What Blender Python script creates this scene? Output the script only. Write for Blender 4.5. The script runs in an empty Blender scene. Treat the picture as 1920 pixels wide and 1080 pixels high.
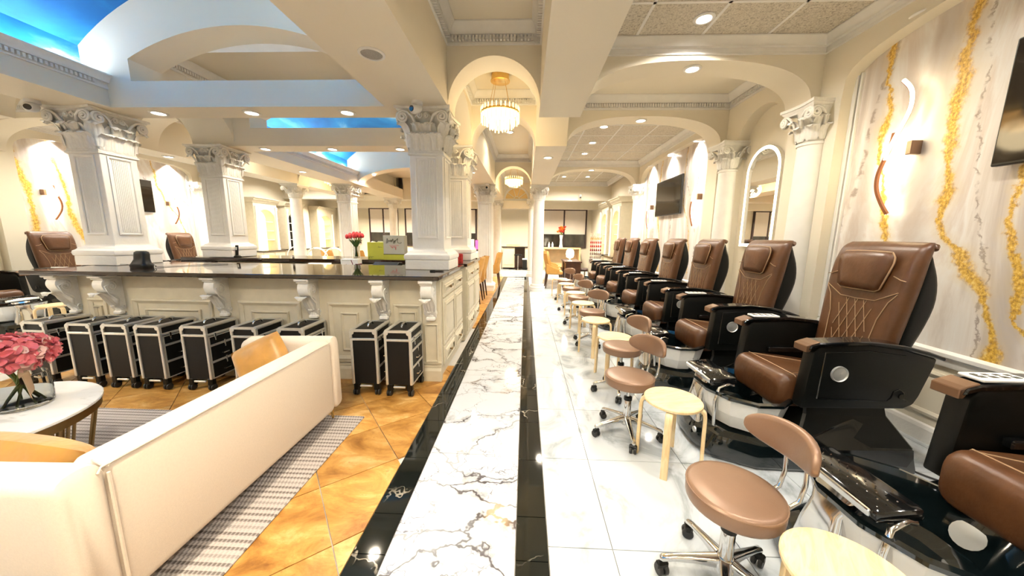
import bpy, bmesh, math, random
from mathutils import Vector, Matrix
from math import sin, cos, pi, radians, sqrt
random.seed(7)
scene = bpy.context.scene
COL = scene.collection

# ------------------------------------------------------------------ camera
CAM_R = Vector((0.99911773, 0.04047399, 0.01120814))
CAM_U = Vector((-0.01731945, 0.15395987, 0.9879253))
CAM_F = Vector((-0.03825967, 0.9872478, -0.15452502))
cd = bpy.data.cameras.new('camera'); cam = bpy.data.objects.new('camera', cd); COL.objects.link(cam)
cd.sensor_width = 36.0; cd.lens = 622.0 / 1920 * 36; cd.clip_start = 0.02; cd.clip_end = 200
cam.matrix_world = Matrix(((CAM_R.x, CAM_U.x, -CAM_F.x, 0), (CAM_R.y, CAM_U.y, -CAM_F.y, 0), (CAM_R.z, CAM_U.z, -CAM_F.z, 1.48), (0, 0, 0, 1)))
scene.camera = cam

# ------------------------------------------------------------------ world, exposure
w = bpy.data.worlds.new('world'); scene.world = w; w.use_nodes = True
w.node_tree.nodes['Background'].inputs[0].default_value = (0.02, 0.022, 0.03, 1)
w.node_tree.nodes['Background'].inputs[1].default_value = 1.0
scene.view_settings.view_transform = 'Standard'; scene.view_settings.look = 'None'
scene.view_settings.gamma = 1.0; scene.view_settings.use_curve_mapping = False
scene.view_settings.exposure = 1.12
cy = scene.cycles
cy.use_light_tree = False; cy.max_bounces = 5; cy.diffuse_bounces = 3; cy.glossy_bounces = 3; cy.transmission_bounces = 5; cy.caustics_reflective = False; cy.caustics_refractive = False
cy.use_adaptive_sampling = True; cy.adaptive_threshold = 0.03; cy.sample_clamp_indirect = 4.0
LAMP = 0.22          # one dimmer for every recessed lamp
WARM = (1.0, 0.86, 0.66); NEUT = (1.0, 0.93, 0.82)

# ------------------------------------------------------------------ helpers
class MB:
    """collects shapes; build() links them as ONE mesh object"""
    def __init__(s): s.v = []; s.f = []
    def add(s, vs, fs):
        o = len(s.v); s.v += [tuple(v) for v in vs]; s.f += [tuple(i + o for i in f) for f in fs]; return s
    def box(s, x0, x1, y0, y1, z0, z1):
        return s.add([(x0,y0,z0),(x1,y0,z0),(x1,y1,z0),(x0,y1,z0),(x0,y0,z1),(x1,y0,z1),(x1,y1,z1),(x0,y1,z1)],
                     [(0,3,2,1),(4,5,6,7),(0,1,5,4),(1,2,6,5),(2,3,7,6),(3,0,4,7)])
    def obox(s, c, size, rz=0, rx=0, ry=0):
        M = Matrix.Translation(c) @ Matrix.Rotation(rz,4,'Z') @ Matrix.Rotation(ry,4,'Y') @ Matrix.Rotation(rx,4,'X')
        a,b,d = size[0]/2,size[1]/2,size[2]/2
        vs = [M @ Vector(p) for p in [(-a,-b,-d),(a,-b,-d),(a,b,-d),(-a,b,-d),(-a,-b,d),(a,-b,d),(a,b,d),(-a,b,d)]]
        return s.add(vs, [(0,3,2,1),(4,5,6,7),(0,1,5,4),(1,2,6,5),(2,3,7,6),(3,0,4,7)])
    def prism(s, poly, axis, a0, a1):
        """poly = 2D outline; axis 'x': (y,z) 'y': (x,z) 'z': (x,y)"""
        n = len(poly)
        def P(p, a): return {'x': (a,p[0],p[1]), 'y': (p[0],a,p[1]), 'z': (p[0],p[1],a)}[axis]
        return s.add([P(p,a0) for p in poly] + [P(p,a1) for p in poly],
                     [tuple(range(n-1,-1,-1)), tuple(range(n,2*n))] + [(i,(i+1)%n,n+(i+1)%n,n+i) for i in range(n)])
    def loft(s, rings, cap=True, closed=True):
        n = len(rings[0]); vs = [p for r in rings for p in r]; fs = []
        m = n if closed else n-1
        for k in range(len(rings)-1):
            for i in range(m):
                j = (i+1) % n
                fs.append((k*n+i, k*n+j, (k+1)*n+j, (k+1)*n+i))
        if cap: fs += [tuple(range(n-1,-1,-1)), tuple(range((len(rings)-1)*n, len(rings)*n))]
        return s.add(vs, fs)
    def lathe(s, prof, n=20, c=(0,0,0), a0=0.0, a1=2*pi, cap=True):
        full = abs(a1-a0-2*pi) < 1e-6; m = n if full else n+1
        rings = [[(c[0]+r*cos(a0+(a1-a0)*i/n), c[1]+r*sin(a0+(a1-a0)*i/n), c[2]+z) for i in range(m)] for r, z in prof]
        return s.loft(rings, cap=cap and full, closed=full)
    def tube(s, path, r, n=8, cap=True, flat=None):
        path = [Vector(p) for p in path]; rings = []; up = None
        for i, p in enumerate(path):
            d = (path[min(i+1,len(path)-1)] - path[max(i-1,0)])
            d = d.normalized() if d.length > 1e-9 else Vector((0,0,1))
            if up is None:
                up = Vector((0,0,1)) if abs(d.z) < .95 else Vector((1,0,0))
            a = (up - d*up.dot(d)); a = a.normalized() if a.length > 1e-6 else d.orthogonal().normalized()
            b = d.cross(a); up = a
            rr = r[i] if isinstance(r,(list,tuple)) else r
            fa, fb = flat if flat else (1,1)
            rings.append([tuple(p + a*cos(2*pi*k/n + pi/n)*rr*fa + b*sin(2*pi*k/n + pi/n)*rr*fb) for k in range(n)])
        return s.loft(rings, cap)
    def grid(s, fn, nu, nv):
        vs = [fn(i/nu, j/nv) for j in range(nv+1) for i in range(nu+1)]
        return s.add(vs, [(j*(nu+1)+i, j*(nu+1)+i+1, (j+1)*(nu+1)+i+1, (j+1)*(nu+1)+i) for j in range(nv) for i in range(nu)])
    def strips(s, us, lo, hi, axis, v0, v1):
        """solid between curves lo(u), hi(u); axis = direction of u ('x' or 'y'), v = the other horizontal"""
        def P(u, v, z): return (u,v,z) if axis == 'x' else (v,u,z)
        rings = []
        for u in us: rings.append([P(u,v0,lo(u)), P(u,v1,lo(u)), P(u,v1,hi(u)), P(u,v0,hi(u))])
        return s.loft(rings)
    def ring_frame(s, a0, a1, b0, b1, wd, P, prof):
        """mitred picture-frame moulding; P(a,b,d) -> xyz ; prof = [(inset, depth)]"""
        rings = []
        for ca, cb, sa, sb in ((a0,b0,1,1),(a1,b0,-1,1),(a1,b1,-1,-1),(a0,b1,1,-1)):
            rings.append([P(ca+sa*i*wd, cb+sb*i*wd, d) for i, d in prof])
        rings.append(rings[0])
        return s.loft(rings, cap=False)
    def xf(s, M):
        s.v = [tuple(M @ Vector(v)) for v in s.v]; return s
    def mesh(s, name, m, smooth=0, bevel=0, seg=1, recalc=True):
        me = bpy.data.meshes.new(name); me.from_pydata(s.v, [], s.f)
        if recalc or bevel:
            bm = bmesh.new(); bm.from_mesh(me)
            if recalc: bmesh.ops.recalc_face_normals(bm, faces=bm.faces[:])
            if bevel:
                es = [e for e in bm.edges if len(e.link_faces) == 2 and e.calc_face_angle(0) > .5]
                bmesh.ops.bevel(bm, geom=es, offset=bevel, segments=seg, profile=.5, affect='EDGES', clamp_overlap=True)
            bm.to_mesh(me); bm.free()
        if smooth:
            me.polygons.foreach_set('use_smooth', [True]*len(me.polygons))
            if smooth < 3: me.set_sharp_from_angle(angle=smooth)
        me.materials.append(m); me.update(); return me
    def build(s, name, m, parent=None, smooth=0, bevel=0, seg=1, recalc=True):
        return link(name, s.mesh(name, m, smooth, bevel, seg, recalc), parent)

def link(name, me, parent=None, loc=None, rot=None, scl=None):
    o = bpy.data.objects.new(name, me); COL.objects.link(o)
    if parent is not None: o.parent = parent
    if loc is not None: o.location = loc
    if rot is not None: o.rotation_euler = rot
    if scl is not None: o.scale = scl
    return o
def tag(o, label, cat, group=None):
    o['label'] = label; o['category'] = cat
    if group: o['group'] = group
    return o
def empty(name, loc=(0,0,0), rz=0.0):
    o = bpy.data.objects.new(name, None); COL.objects.link(o); o.location = loc; o.rotation_euler = (0,0,rz); o.empty_display_size = .1
    return o
def thing(name, label, cat, loc=(0,0,0), rz=0.0, group=None): return tag(empty(name, loc, rz), label, cat, group)
def struct(o): o['kind'] = 'structure'; return o
def dup(root, loc, rz=0.0, label=None, group=None, parent=None, scl=None):
    r = root.copy(); COL.objects.link(r); r.location = loc; r.rotation_euler = (0,0,rz)
    if scl: r.scale = scl
    if label: r['label'] = label
    if group: r['group'] = group
    for ch in list(root.children):
        c = ch.copy(); COL.objects.link(c); c.parent = r
        for g in list(ch.children):
            d = g.copy(); COL.objects.link(d); d.parent = c
    return r
def rrect(w, h, r, n=4):
    """rounded rectangle outline centred on 0"""
    r = min(r, w/2-1e-4, h/2-1e-4); out = []
    for cx, cy, a in ((w/2-r,h/2-r,0),(-w/2+r,h/2-r,pi/2),(-w/2+r,-h/2+r,pi),(w/2-r,-h/2+r,1.5*pi)):
        out += [(cx+r*cos(a+pi/2*k/n), cy+r*sin(a+pi/2*k/n)) for k in range(n+1)]
    return out
def smooth_rings(rows, n=3):
    """Catmull-Rom through rows of ring numbers, so lofts curve"""
    out = []
    for i in range(len(rows)-1):
        p0, p1, p2, p3 = rows[max(i-1,0)], rows[i], rows[i+1], rows[min(i+2,len(rows)-1)]
        for k in range(n):
            t = k/n
            out.append(tuple(.5*(2*b+(c-a)*t+(2*a-5*b+4*c-d)*t*t+(3*b-a-3*c+d)*t**3) for a, b, c, d in zip(p0,p1,p2,p3)))
    return out + [tuple(rows[-1])]
def supell(u, c, h, rise, n=2.0):
    t = min(1.0, abs(u-c)/h); return rise*max(0.0, 1-t**n)**(1.0/n)
def us_arch(u0, u1, a, b, k=20):
    c, h = (a+b)/2, (b-a)/2
    L = [c - h*cos(pi*i/k) for i in range(k+1)]
    return ([u0] if u0 < a-1e-4 else []) + L + ([u1] if u1 > b+1e-4 else [])
def spline(pts, n=6):
    pts = [Vector(p) for p in pts]; out = []
    for i in range(len(pts)-1):
        p0 = pts[max(i-1,0)]; p1 = pts[i]; p2 = pts[i+1]; p3 = pts[min(i+2,len(pts)-1)]
        for k in range(n):
            t = k/n
            out.append(.5*((2*p1)+(p2-p0)*t+(2*p0-5*p1+4*p2-p3)*t*t+(3*p1-p0-3*p2+p3)*t**3))
    out.append(pts[-1]); return out
def pillow(wx, wy, t, n=10, sharp=2.6):
    """soft pad in local XY, thickness t along Z"""
    m = MB()
    def side(sg):
        def fn(u, v):
            a, b = 2*u-1, 2*v-1
            e = max(0.0, (1-abs(a)**sharp))*max(0.0, (1-abs(b)**sharp))
            pin = 1 - .06*(a*a*b*b)
            return (a*wx/2*pin, b*wy/2*pin, sg*t/2*e**.42)
        return fn
    m.grid(side(1), n, n); m.grid(side(-1), n, n); return m

# ------------------------------------------------------------------ materials (all procedural)
def newmat(name):
    m = bpy.data.materials.new(name); m.use_nodes = True
    return m, m.node_tree, m.node_tree.nodes['Principled BSDF']
def pm(name, col, rough=.5, metal=0.0, nz=None, bump=None, coat=0.0, spec=None, alpha=None, trans=0.0, sheen=0.0):
    m, t, b = newmat(name)
    b.inputs['Base Color'].default_value = (*col, 1); b.inputs['Roughness'].default_value = rough; b.inputs['Metallic'].default_value = metal
    if coat: b.inputs['Coat Weight'].default_value = coat; b.inputs['Coat Roughness'].default_value = .03
    if spec is not None: b.inputs['Specular IOR Level'].default_value = spec
    if trans: b.inputs['Transmission Weight'].default_value = trans
    if sheen: b.inputs['Sheen Weight'].default_value = sheen
    tc = t.nodes.new('ShaderNodeTexCoord')
    sc, am = nz if nz else (6.0, .03)
    n = t.nodes.new('ShaderNodeTexNoise'); n.inputs['Scale'].default_value = sc; n.inputs['Detail'].default_value = 4
    t.links.new(tc.outputs['Object'], n.inputs['Vector'])
    r = t.nodes.new('ShaderNodeValToRGB')
    r.color_ramp.elements[0].position = .3; r.color_ramp.elements[1].position = .7
    r.color_ramp.elements[0].color = (*[max(0,c*(1-am)) for c in col], 1); r.color_ramp.elements[1].color = (*[min(1,c*(1+am)) for c in col], 1)
    t.links.new(n.outputs['Fac'], r.inputs[0]); t.links.new(r.outputs[0], b.inputs['Base Color'])
    if bump:
        n2 = t.nodes.new('ShaderNodeTexNoise'); n2.inputs['Scale'].default_value = bump[0]; n2.inputs['Detail'].default_value = 3
        t.links.new(tc.outputs['Object'], n2.inputs['Vector'])
        bp = t.nodes.new('ShaderNodeBump'); bp.inputs['Strength'].default_value = bump[1]; bp.inputs['Distance'].default_value = .01
        t.links.new(n2.outputs['Fac'], bp.inputs['Height']); t.links.new(bp.outputs['Normal'], b.inputs['Normal'])
    return m
def em(name, col, s):
    m, t, b = newmat(name)
    b.inputs['Base Color'].default_value = (*col, 1); b.inputs['Emission Color'].default_value = (*col, 1); b.inputs['Emission Strength'].default_value = s
    return m
class NT:
    """tiny node-writing helper"""
    def __init__(s, t): s.t = t
    def n(s, typ, **kw):
        x = s.t.nodes.new(typ)
        for k, v in kw.items(): setattr(x, k, v)
        return x
    def l(s, a, b): s.t.links.new(a, b)
    def val(s, x, v):
        if isinstance(v, (int, float)): x.default_value = v
        elif isinstance(v, tuple): x.default_value = v
        else: s.l(v, x)
    def m(s, op, a, b=0.0, c=None):
        x = s.n('ShaderNodeMath', operation=op); s.val(x.inputs[0], a); s.val(x.inputs[1], b)
        if c is not None: s.val(x.inputs[2], c)
        return x.outputs[0]
    def noise(s, vec, scale, detail=4, rough=.5, dist=0.0):
        x = s.n('ShaderNodeTexNoise'); s.l(vec, x.inputs['Vector']); x.inputs['Scale'].default_value = scale
        x.inputs['Detail'].default_value = detail; x.inputs['Roughness'].default_value = rough; x.inputs['Distortion'].default_value = dist
        return x
    def ramp(s, fac, els):
        x = s.n('ShaderNodeValToRGB'); s.l(fac, x.inputs[0]); cr = x.color_ramp
        while len(cr.elements) < len(els): cr.elements.new(.5)
        for e, (p, c) in zip(cr.elements, els): e.position = p; e.color = (*c, 1)
        return x.outputs[0]
    def mix(s, fac, a, b):
        x = s.n('ShaderNodeMix', data_type='RGBA'); s.val(x.inputs[0], fac)
        for i, v in ((6,a),(7,b)):
            if isinstance(v, tuple): x.inputs[i].default_value = (*v, 1)
            else: s.l(v, x.inputs[i])
        return x.outputs[2]
    def mapr(s, v, a, b, c=0.0, d=1.0):
        x = s.n('ShaderNodeMapRange', interpolation_type='SMOOTHSTEP'); s.val(x.inputs[0], v)
        for i, q in zip((1,2,3,4), (a,b,c,d)): x.inputs[i].default_value = q
        return x.outputs[0]
    def pos(s): return s.n('ShaderNodeNewGeometry').outputs['Position']
    def sep(s, v):
        x = s.n('ShaderNodeSeparateXYZ'); s.l(v, x.inputs[0]); return x.outputs
    def scale(s, v, k):
        x = s.n('ShaderNodeMapping'); s.l(v, x.inputs[0]); x.inputs['Scale'].default_value = k; return x.outputs[0]
    def curve(s, v, pts):
        x = s.n('ShaderNodeFloatCurve'); s.l(v, x.inputs['Value']); c = x.mapping.curves[0]
        while len(c.points) < len(pts): c.points.new(.5, .5)
        for p, q in zip(c.points, pts): p.location = q
        x.mapping.update(); return x.outputs[0]
PAINT = pm('cream_paint', (.87,.80,.65), .55, nz=(1.5,.02))
WHITE = pm('white_plaster', (.90,.88,.83), .5, nz=(8,.03), bump=(40,.15))
CAPM = pm('antique_plaster', (.88,.86,.80), .55, nz=(30,.04), bump=(60,.12))
CABM = pm('antique_cream_cabinet', (.66,.60,.46), .42, nz=(10,.05))
GRAN = pm('dark_granite', (.022,.012,.009), .05, nz=(60,.5), coat=.5)
BLK = pm('gloss_black', (.004,.0045,.005), .10, nz=(30,.3), coat=.4)
BLKM = pm('satin_black', (.0040,.0046,.0042), .36, nz=(80,.2), spec=.28)
BLKG = pm('black_fibreglass', (.003,.006,.007), .07, nz=(40,.4), coat=1.0)
LEA = pm('brown_leather', (.098,.040,.015), .36, nz=(14,.16), bump=(26,.22))
LEAS = pm('bronze_leather', (.25,.15,.095), .33, .25, nz=(10,.05), bump=(120,.05))
TIPM = pm('bronze_tip', (.17,.095,.055), .3, .5)
STIT = pm('tan_thread', (.42,.28,.16), .6)
CHR = pm('chrome', (.80,.80,.80), .10, 1.0, nz=(3,.02))
ALU = pm('aluminium', (.78,.76,.70), .34, .65, nz=(40,.04))
SILV = pm('silver_disc', (.62,.63,.61), .3, .6)
BIRCH = None
GOLD = pm('brushed_gold', (.78,.52,.18), .25, 1.0, nz=(20,.08))
BRONZ = pm('antique_gold_metal', (.33,.22,.10), .3, 1.0, nz=(20,.08))
SOFA = pm('ivory_fabric', (.74,.645,.53), .85, nz=(120,.03), bump=(300,.08), sheen=.2)
CUSH = pm('gold_satin', (.44,.22,.04), .36, nz=(7,.22), bump=(9,1.0), sheen=.4)
MUST = pm('mustard_leather', (.52,.27,.06), .45, nz=(10,.1))
DKWD = pm('dark_wood', (.05,.02,.01), .35, nz=(12,.3))
BOWL = pm('white_glass_bowl', (.86,.86,.83), .18, nz=(9,.04))
TVM = pm('tv_screen', (.012,.008,.006), .06, nz=(2,.4))
TVB = pm('tv_bezel', (.01,.01,.01), .3)
BLIND = pm('white_blind', (.92,.84,.76), .8, nz=(3,.02))
FRAME = pm('dark_window_frame', (.03,.012,.012), .4)
RUBB = pm('rubber', (.014,.014,.014), .5, nz=(40,.2))
PINK = pm('coral_petal', (.80,.20,.24), .6, nz=(9,.25))
PINKL = pm('pale_pink_petal', (.92,.60,.55), .6, nz=(9,.15))
REDP = pm('red_tulip_petal', (.66,.05,.06), .5, nz=(12,.3))
LEAF = pm('green_leaf', (.05,.11,.03), .5, nz=(12,.3))
STEM = pm('green_stem', (.22,.30,.07), .5, nz=(12,.2))
PAPR = pm('kraft_ribbon', (.46,.32,.20), .7, nz=(10,.1))
LIME = pm('lime_card', (.50,.52,.06), .5, nz=(6,.06))
GREYC = pm('grey_card', (.46,.47,.42), .5, nz=(3,.12))
INK = pm('dark_ink', (.05,.05,.03), .6)
REDI = pm('red_ink', (.55,.10,.10), .6)
WCARD = pm('white_card', (.88,.86,.84), .5)
MAROON = pm('maroon_card', (.16,.02,.03), .5)
YELG = pm('warm_back_panel', (.90,.66,.28), .5)
PLAST = pm('white_plastic', (.85,.84,.82), .35)
GROUT = pm('grout', (.62,.60,.56), .8, nz=(40,.05))
TANW = pm('light_oak', (.78,.55,.30), .4, nz=(5,.08))

def glassm():
    m, t, b = newmat('clear_glass')
    b.inputs['Base Color'].default_value = (.97,.99,.98,1); b.inputs['Roughness'].default_value = .02
    b.inputs['Transmission Weight'].default_value = 1.0; b.inputs['IOR'].default_value = 1.25
    return m
GLASS = glassm()
def nightglass():
    m, t, b = newmat('night_glass'); q = NT(t)
    p = q.n('ShaderNodeTexCoord').outputs['Object']; n = q.noise(q.scale(p,(1.2,1,.7)), 3, 4)
    q.l(q.ramp(n.outputs[0], [(.3,(.012,.012,.012)),(.7,(.05,.045,.035))]), b.inputs['Base Color'])
    b.inputs['Roughness'].default_value = .08; return m
NGLASS = nightglass()
def birch():
    m, t, b = newmat('birch_veneer'); q = NT(t)
    p = q.n('ShaderNodeTexCoord').outputs['Object']
    n = q.noise(q.scale(p,(3,14,3)), 2.2, 5, .6, 1.2)
    q.l(q.ramp(n.outputs[0], [(.35,(.80,.56,.28)),(.5,(.86,.66,.37)),(.62,(.90,.72,.44))]), b.inputs['Base Color'])
    b.inputs['Roughness'].default_value = .38; return m
BIRCH = birch()
def marble_floor():
    m, t, b = newmat('white_veined_marble'); q = NT(t); p = q.pos()
    w1 = q.noise(p, 1.6, 5, .6); 
    vv = q.n('ShaderNodeVectorMath', operation='MULTIPLY_ADD'); q.l(w1.outputs['Color'], vv.inputs[0]); vv.inputs[1].default_value = (.75,.75,.75); q.l(p, vv.inputs[2])
    rot = q.n('ShaderNodeMapping'); q.l(vv.outputs[0], rot.inputs[0]); rot.inputs['Rotation'].default_value = (0,0,.6); rot.inputs['Scale'].default_value = (1.0,2.3,1)
    vo = q.n('ShaderNodeTexVoronoi', feature='DISTANCE_TO_EDGE'); q.l(rot.outputs[0], vo.inputs['Vector']); vo.inputs['Scale'].default_value = 1.25
    thin = q.mapr(vo.outputs['Distance'], .004, .022, 1, 0)
    wide = q.mapr(vo.outputs['Distance'], .0, .15, 1, 0)
    gate = q.mapr(q.noise(p, 1.1, 2).outputs[0], .36, .54)
    vo2 = q.n('ShaderNodeTexVoronoi', feature='DISTANCE_TO_EDGE'); q.l(vv.outputs[0], vo2.inputs['Vector']); vo2.inputs['Scale'].default_value = 4.2
    fine = q.m('MULTIPLY', q.mapr(vo2.outputs['Distance'], .002, .012, 1, 0), q.mapr(q.noise(p, 2.0, 2).outputs[0], .38, .56))
    cloud = q.m('MULTIPLY', q.m('MULTIPLY', wide, gate), q.mapr(q.noise(p, 9, 5, .7).outputs[0], .4, .7))
    c = q.mix(q.m('MULTIPLY', cloud, .9), (.63,.665,.72), (.15,.155,.17))
    c = q.mix(q.m('MULTIPLY', thin, q.m('ADD', q.m('MULTIPLY', gate, .7), .30)), c, (.07,.06,.065))
    c = q.mix(q.m('MULTIPLY', fine, .8), c, (.14,.14,.17))
    gold = q.m('MULTIPLY', cloud, q.mapr(q.noise(p, 3.1, 2).outputs[0], .55, .7))
    c = q.mix(q.m('MULTIPLY', gold, .5), c, (.55,.38,.20))
    q.l(c, b.inputs['Base Color']); b.inputs['Roughness'].default_value = .07; return m
MARB = marble_floor()
def black_marble():
    m, t, b = newmat('black_veined_marble'); q = NT(t); p = q.pos()
    w1 = q.noise(p, 3.0, 4, .6)
    vv = q.n('ShaderNodeVectorMath', operation='MULTIPLY_ADD'); q.l(w1.outputs['Color'], vv.inputs[0]); vv.inputs[1].default_value = (.5,.5,.5); q.l(p, vv.inputs[2])
    vo = q.n('ShaderNodeTexVoronoi', feature='DISTANCE_TO_EDGE'); q.l(vv.outputs[0], vo.inputs['Vector']); vo.inputs['Scale'].default_value = 2.4
    v = q.m('MULTIPLY', q.mapr(vo.outputs['Distance'], .002, .016, 1, 0), q.mapr(q.noise(p, 2.4, 2).outputs[0], .5, .62))
    c = q.mix(q.m('MULTIPLY', v, .7), (.008,.010,.009), (.62,.56,.46))
    q.l(c, b.inputs['Base Color']); b.inputs['Roughness'].default_value = .05; return m
BMARB = black_marble()
def white_tile():
    m, t, b = newmat('polished_white_tile'); q = NT(t); p = q.pos()
    n = q.noise(q.scale(p,(1.0,.6,1)), 2.6, 6, .62, 1.4)
    q.l(q.ramp(n.outputs[0], [(.36,(.36,.40,.43)),(.45,(.54,.59,.63)),(.53,(.62,.67,.71)),(.7,(.65,.70,.73))]), b.inputs['Base Color'])
    b.inputs['Roughness'].default_value = .07; return m
WTILE = white_tile()
def travertine():
    m, t, b = newmat('honey_travertine'); q = NT(t); p = q.pos()
    oi = q.n('ShaderNodeObjectInfo').outputs['Random']
    sh = q.n('ShaderNodeVectorMath', operation='ADD'); q.l(p, sh.inputs[0])
    cx = q.n('ShaderNodeCombineXYZ'); q.l(q.m('MULTIPLY', oi, 37.0), cx.inputs[0]); q.l(q.m('MULTIPLY', oi, 91.0), cx.inputs[1]); q.l(cx.outputs[0], sh.inputs[1])
    n = q.noise(q.scale(sh.outputs[0],(1,1.8,1)), 3.2, 8, .66, .6)
    c = q.ramp(n.outputs[0], [(.30,(.20,.075,.012)),(.44,(.40,.19,.04)),(.55,(.54,.29,.075)),(.68,(.70,.47,.20))])
    c = q.mix(q.m('MULTIPLY', q.mapr(q.noise(sh.outputs[0], 34, 3).outputs[0], .62, .72), .5), c, (.30,.13,.03))
    x = q.n('ShaderNodeHueSaturation'); q.l(c, x.inputs['Color']); q.l(q.m('ADD', q.m('MULTIPLY', oi, .35), .85), x.inputs['Value'])
    q.l(x.outputs[0], b.inputs['Base Color']); b.inputs['Roughness'].default_value = .33; return m
TRAV = travertine()
def ceil_tile():
    m, t, b = newmat('fissured_ceiling_tile'); q = NT(t); p = q.pos()
    n = q.noise(p, 55, 5, .7, 1.0)
    c = q.ramp(n.outputs[0], [(.36,(.34,.29,.22)),(.5,(.66,.60,.49)),(.66,(.76,.70,.59))])
    q.l(c, b.inputs['Base Color']); b.inputs['Roughness'].default_value = .9
    bp = q.n('ShaderNodeBump'); bp.inputs['Strength'].default_value = .5; bp.inputs['Distance'].default_value = .006
    q.l(n.outputs[0], bp.inputs['Height']); q.l(bp.outputs[0], b.inputs['Normal']); return m
CTILE = ceil_tile()
def sky_paint():
    m, t, b = newmat('painted_sky'); q = NT(t); p = q.pos(); s = q.sep(p)
    n = q.noise(q.scale(p,(.8,.7,1.6)), 1.15, 7, .55, .5)
    f = q.m('ADD', n.outputs[0], q.mapr(s[2], 3.10, 3.40, .22, -.03))
    c = q.ramp(f, [(.36,(.003,.15,.50)),(.50,(.010,.26,.66)),(.59,(.12,.44,.78)),(.65,(.66,.80,.86)),(.75,(.93,.93,.90))])
    q.l(c, b.inputs['Base Color']); b.inputs['Roughness'].default_value = .7; return m
SKY = sky_paint()
def wall_marble(name, golds, darks):
    """painted onyx mural: u runs along the wall (world Y), z up; each vein is a curve z -> y"""
    m, t, b = newmat(name); q = NT(t); p = q.pos(); s = q.sep(p)
    zn = q.m('DIVIDE', s[2], 3.4)
    wob = q.m('MULTIPLY', q.m('SUBTRACT', q.noise(p, 3.2, 6, .62).outputs[0], .5), .20)
    fine = q.m('MULTIPLY', q.m('SUBTRACT', q.noise(p, 18, 4, .7).outputs[0], .5), .07)
    y = q.m('ADD', s[1], q.m('ADD', wob, fine))
    band = q.noise(q.scale(p,(1,1.25,.30)), 1.35, 7, .60, 1.3)
    c = q.ramp(band.outputs[0], [(.28,(.50,.42,.37)),(.40,(.72,.64,.57)),(.47,(.86,.80,.74)),(.53,(.90,.87,.83)),(.59,(.78,.69,.62)),(.66,(.88,.84,.79)),(.78,(.60,.52,.47))])
    wv = q.n('ShaderNodeTexWave', bands_direction='Y'); q.l(q.scale(p,(1,1,.2)), wv.inputs['Vector']); wv.inputs['Scale'].default_value = .55
    wv.inputs['Distortion'].default_value = 9; wv.inputs['Detail'].default_value = 5; wv.inputs['Detail Scale'].default_value = .9
    c = q.mix(q.m('MULTIPLY', q.mapr(wv.outputs['Fac'], .60, .98), .55), c, (.50,.42,.36))
    for pts, wd in darks:
        d = q.m('ABSOLUTE', q.m('SUBTRACT', y, q.m('MULTIPLY', q.curve(zn, [(a/3.4, v/16) for a, v in pts]), 16.0)))
        brk = q.mapr(q.noise(q.scale(p,(1,2,4)), 3.0, 3).outputs[0], .42, .56)
        c = q.mix(q.m('MULTIPLY', q.m('MULTIPLY', q.mapr(d, wd*.1, wd, 1, 0), brk), .6), c, (.20,.115,.07))
    gl = q.noise(q.scale(p,(1,1,.7)), 60, 3, .7)
    gcol = q.ramp(gl.outputs[0], [(.35,(.42,.20,.02)),(.52,(.78,.46,.04)),(.68,(.95,.74,.22))])
    for pts, wd in golds:
        d = q.m('ABSOLUTE', q.m('SUBTRACT', y, q.m('MULTIPLY', q.curve(zn, [(a/3.4, v/16) for a, v in pts]), 16.0)))
        vw = q.m('MULTIPLY', q.mapr(q.noise(q.scale(p,(1,.5,1)), 2.6, 2).outputs[0], .36, .66, .42, 1.05), wd)
        k = q.m('DIVIDE', d, vw)
        c = q.mix(q.m('MULTIPLY', q.mapr(k, .9, 3.2, 1, 0), .28), c, (.78,.62,.36))
        c = q.mix(q.m('MULTIPLY', q.mapr(k, .35, 1.25, 1, 0), .92), c, gcol)
    q.l(c, b.inputs['Base Color']); b.inputs['Roughness'].default_value = .28; return m
def rug_mat():
    m, t, b = newmat('braided_rug'); q = NT(t); p = q.pos(); s = q.sep(p)
    row = q.m('FRACT', q.m('MULTIPLY', s[1], 26.0))
    big = q.m('FRACT', q.m('MULTIPLY', s[1], 6.5))
    zig = q.m('SINE', q.m('ADD', q.m('MULTIPLY', s[0], 300.0), q.m('MULTIPLY', q.m('FLOOR', q.m('MULTIPLY', s[1], 52.0)), 1.9)))
    n = q.noise(p, 60, 3)
    base = q.mix(q.m('MULTIPLY', q.mapr(row, .45, .7), q.mapr(big, .2, .5, .5, 1.0)), (.50,.46,.44), (.15,.125,.115))
    c = q.mix(q.m('MULTIPLY', q.mapr(zig, -.2, .7), .42), base, (.60,.56,.53))
    c = q.mix(q.m('MULTIPLY', n.outputs[0], .25), c, (.30,.27,.25))
    q.l(c, b.inputs['Base Color']); b.inputs['Roughness'].default_value = .95
    bp = q.n('ShaderNodeBump'); bp.inputs['Strength'].default_value = .6; bp.inputs['Distance'].default_value = .006
    q.l(q.m('ADD', row, q.m('MULTIPLY', zig, .4)), bp.inputs['Height']); q.l(bp.outputs[0], b.inputs['Normal']); return m
RUG = rug_mat()
def table_marble():
    m, t, b = newmat('pale_marble_top'); q = NT(t); p = q.n('ShaderNodeTexCoord').outputs['Object']
    n = q.noise(q.scale(p,(1,2.2,1)), 2.2, 6, .6, 1.6)
    q.l(q.ramp(n.outputs[0], [(.34,(.66,.66,.64)),(.44,(.88,.88,.86)),(.7,(.93,.93,.92))]), b.inputs['Base Color'])
    b.inputs['Roughness'].default_value = .08; return m
TMARB = table_marble()
LENS = em('lamp_lens', (1,.93,.80), 14); LENSC = em('lamp_lens_cool', (1,.97,.93), 14)
LED = em('led_strip', (1,.84,.55), 7); CRYL = em('lit_crystal', (1,.72,.32), 1.15); LEDC = em('cove_led', (1.0,.97,.90), 12)
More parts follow.
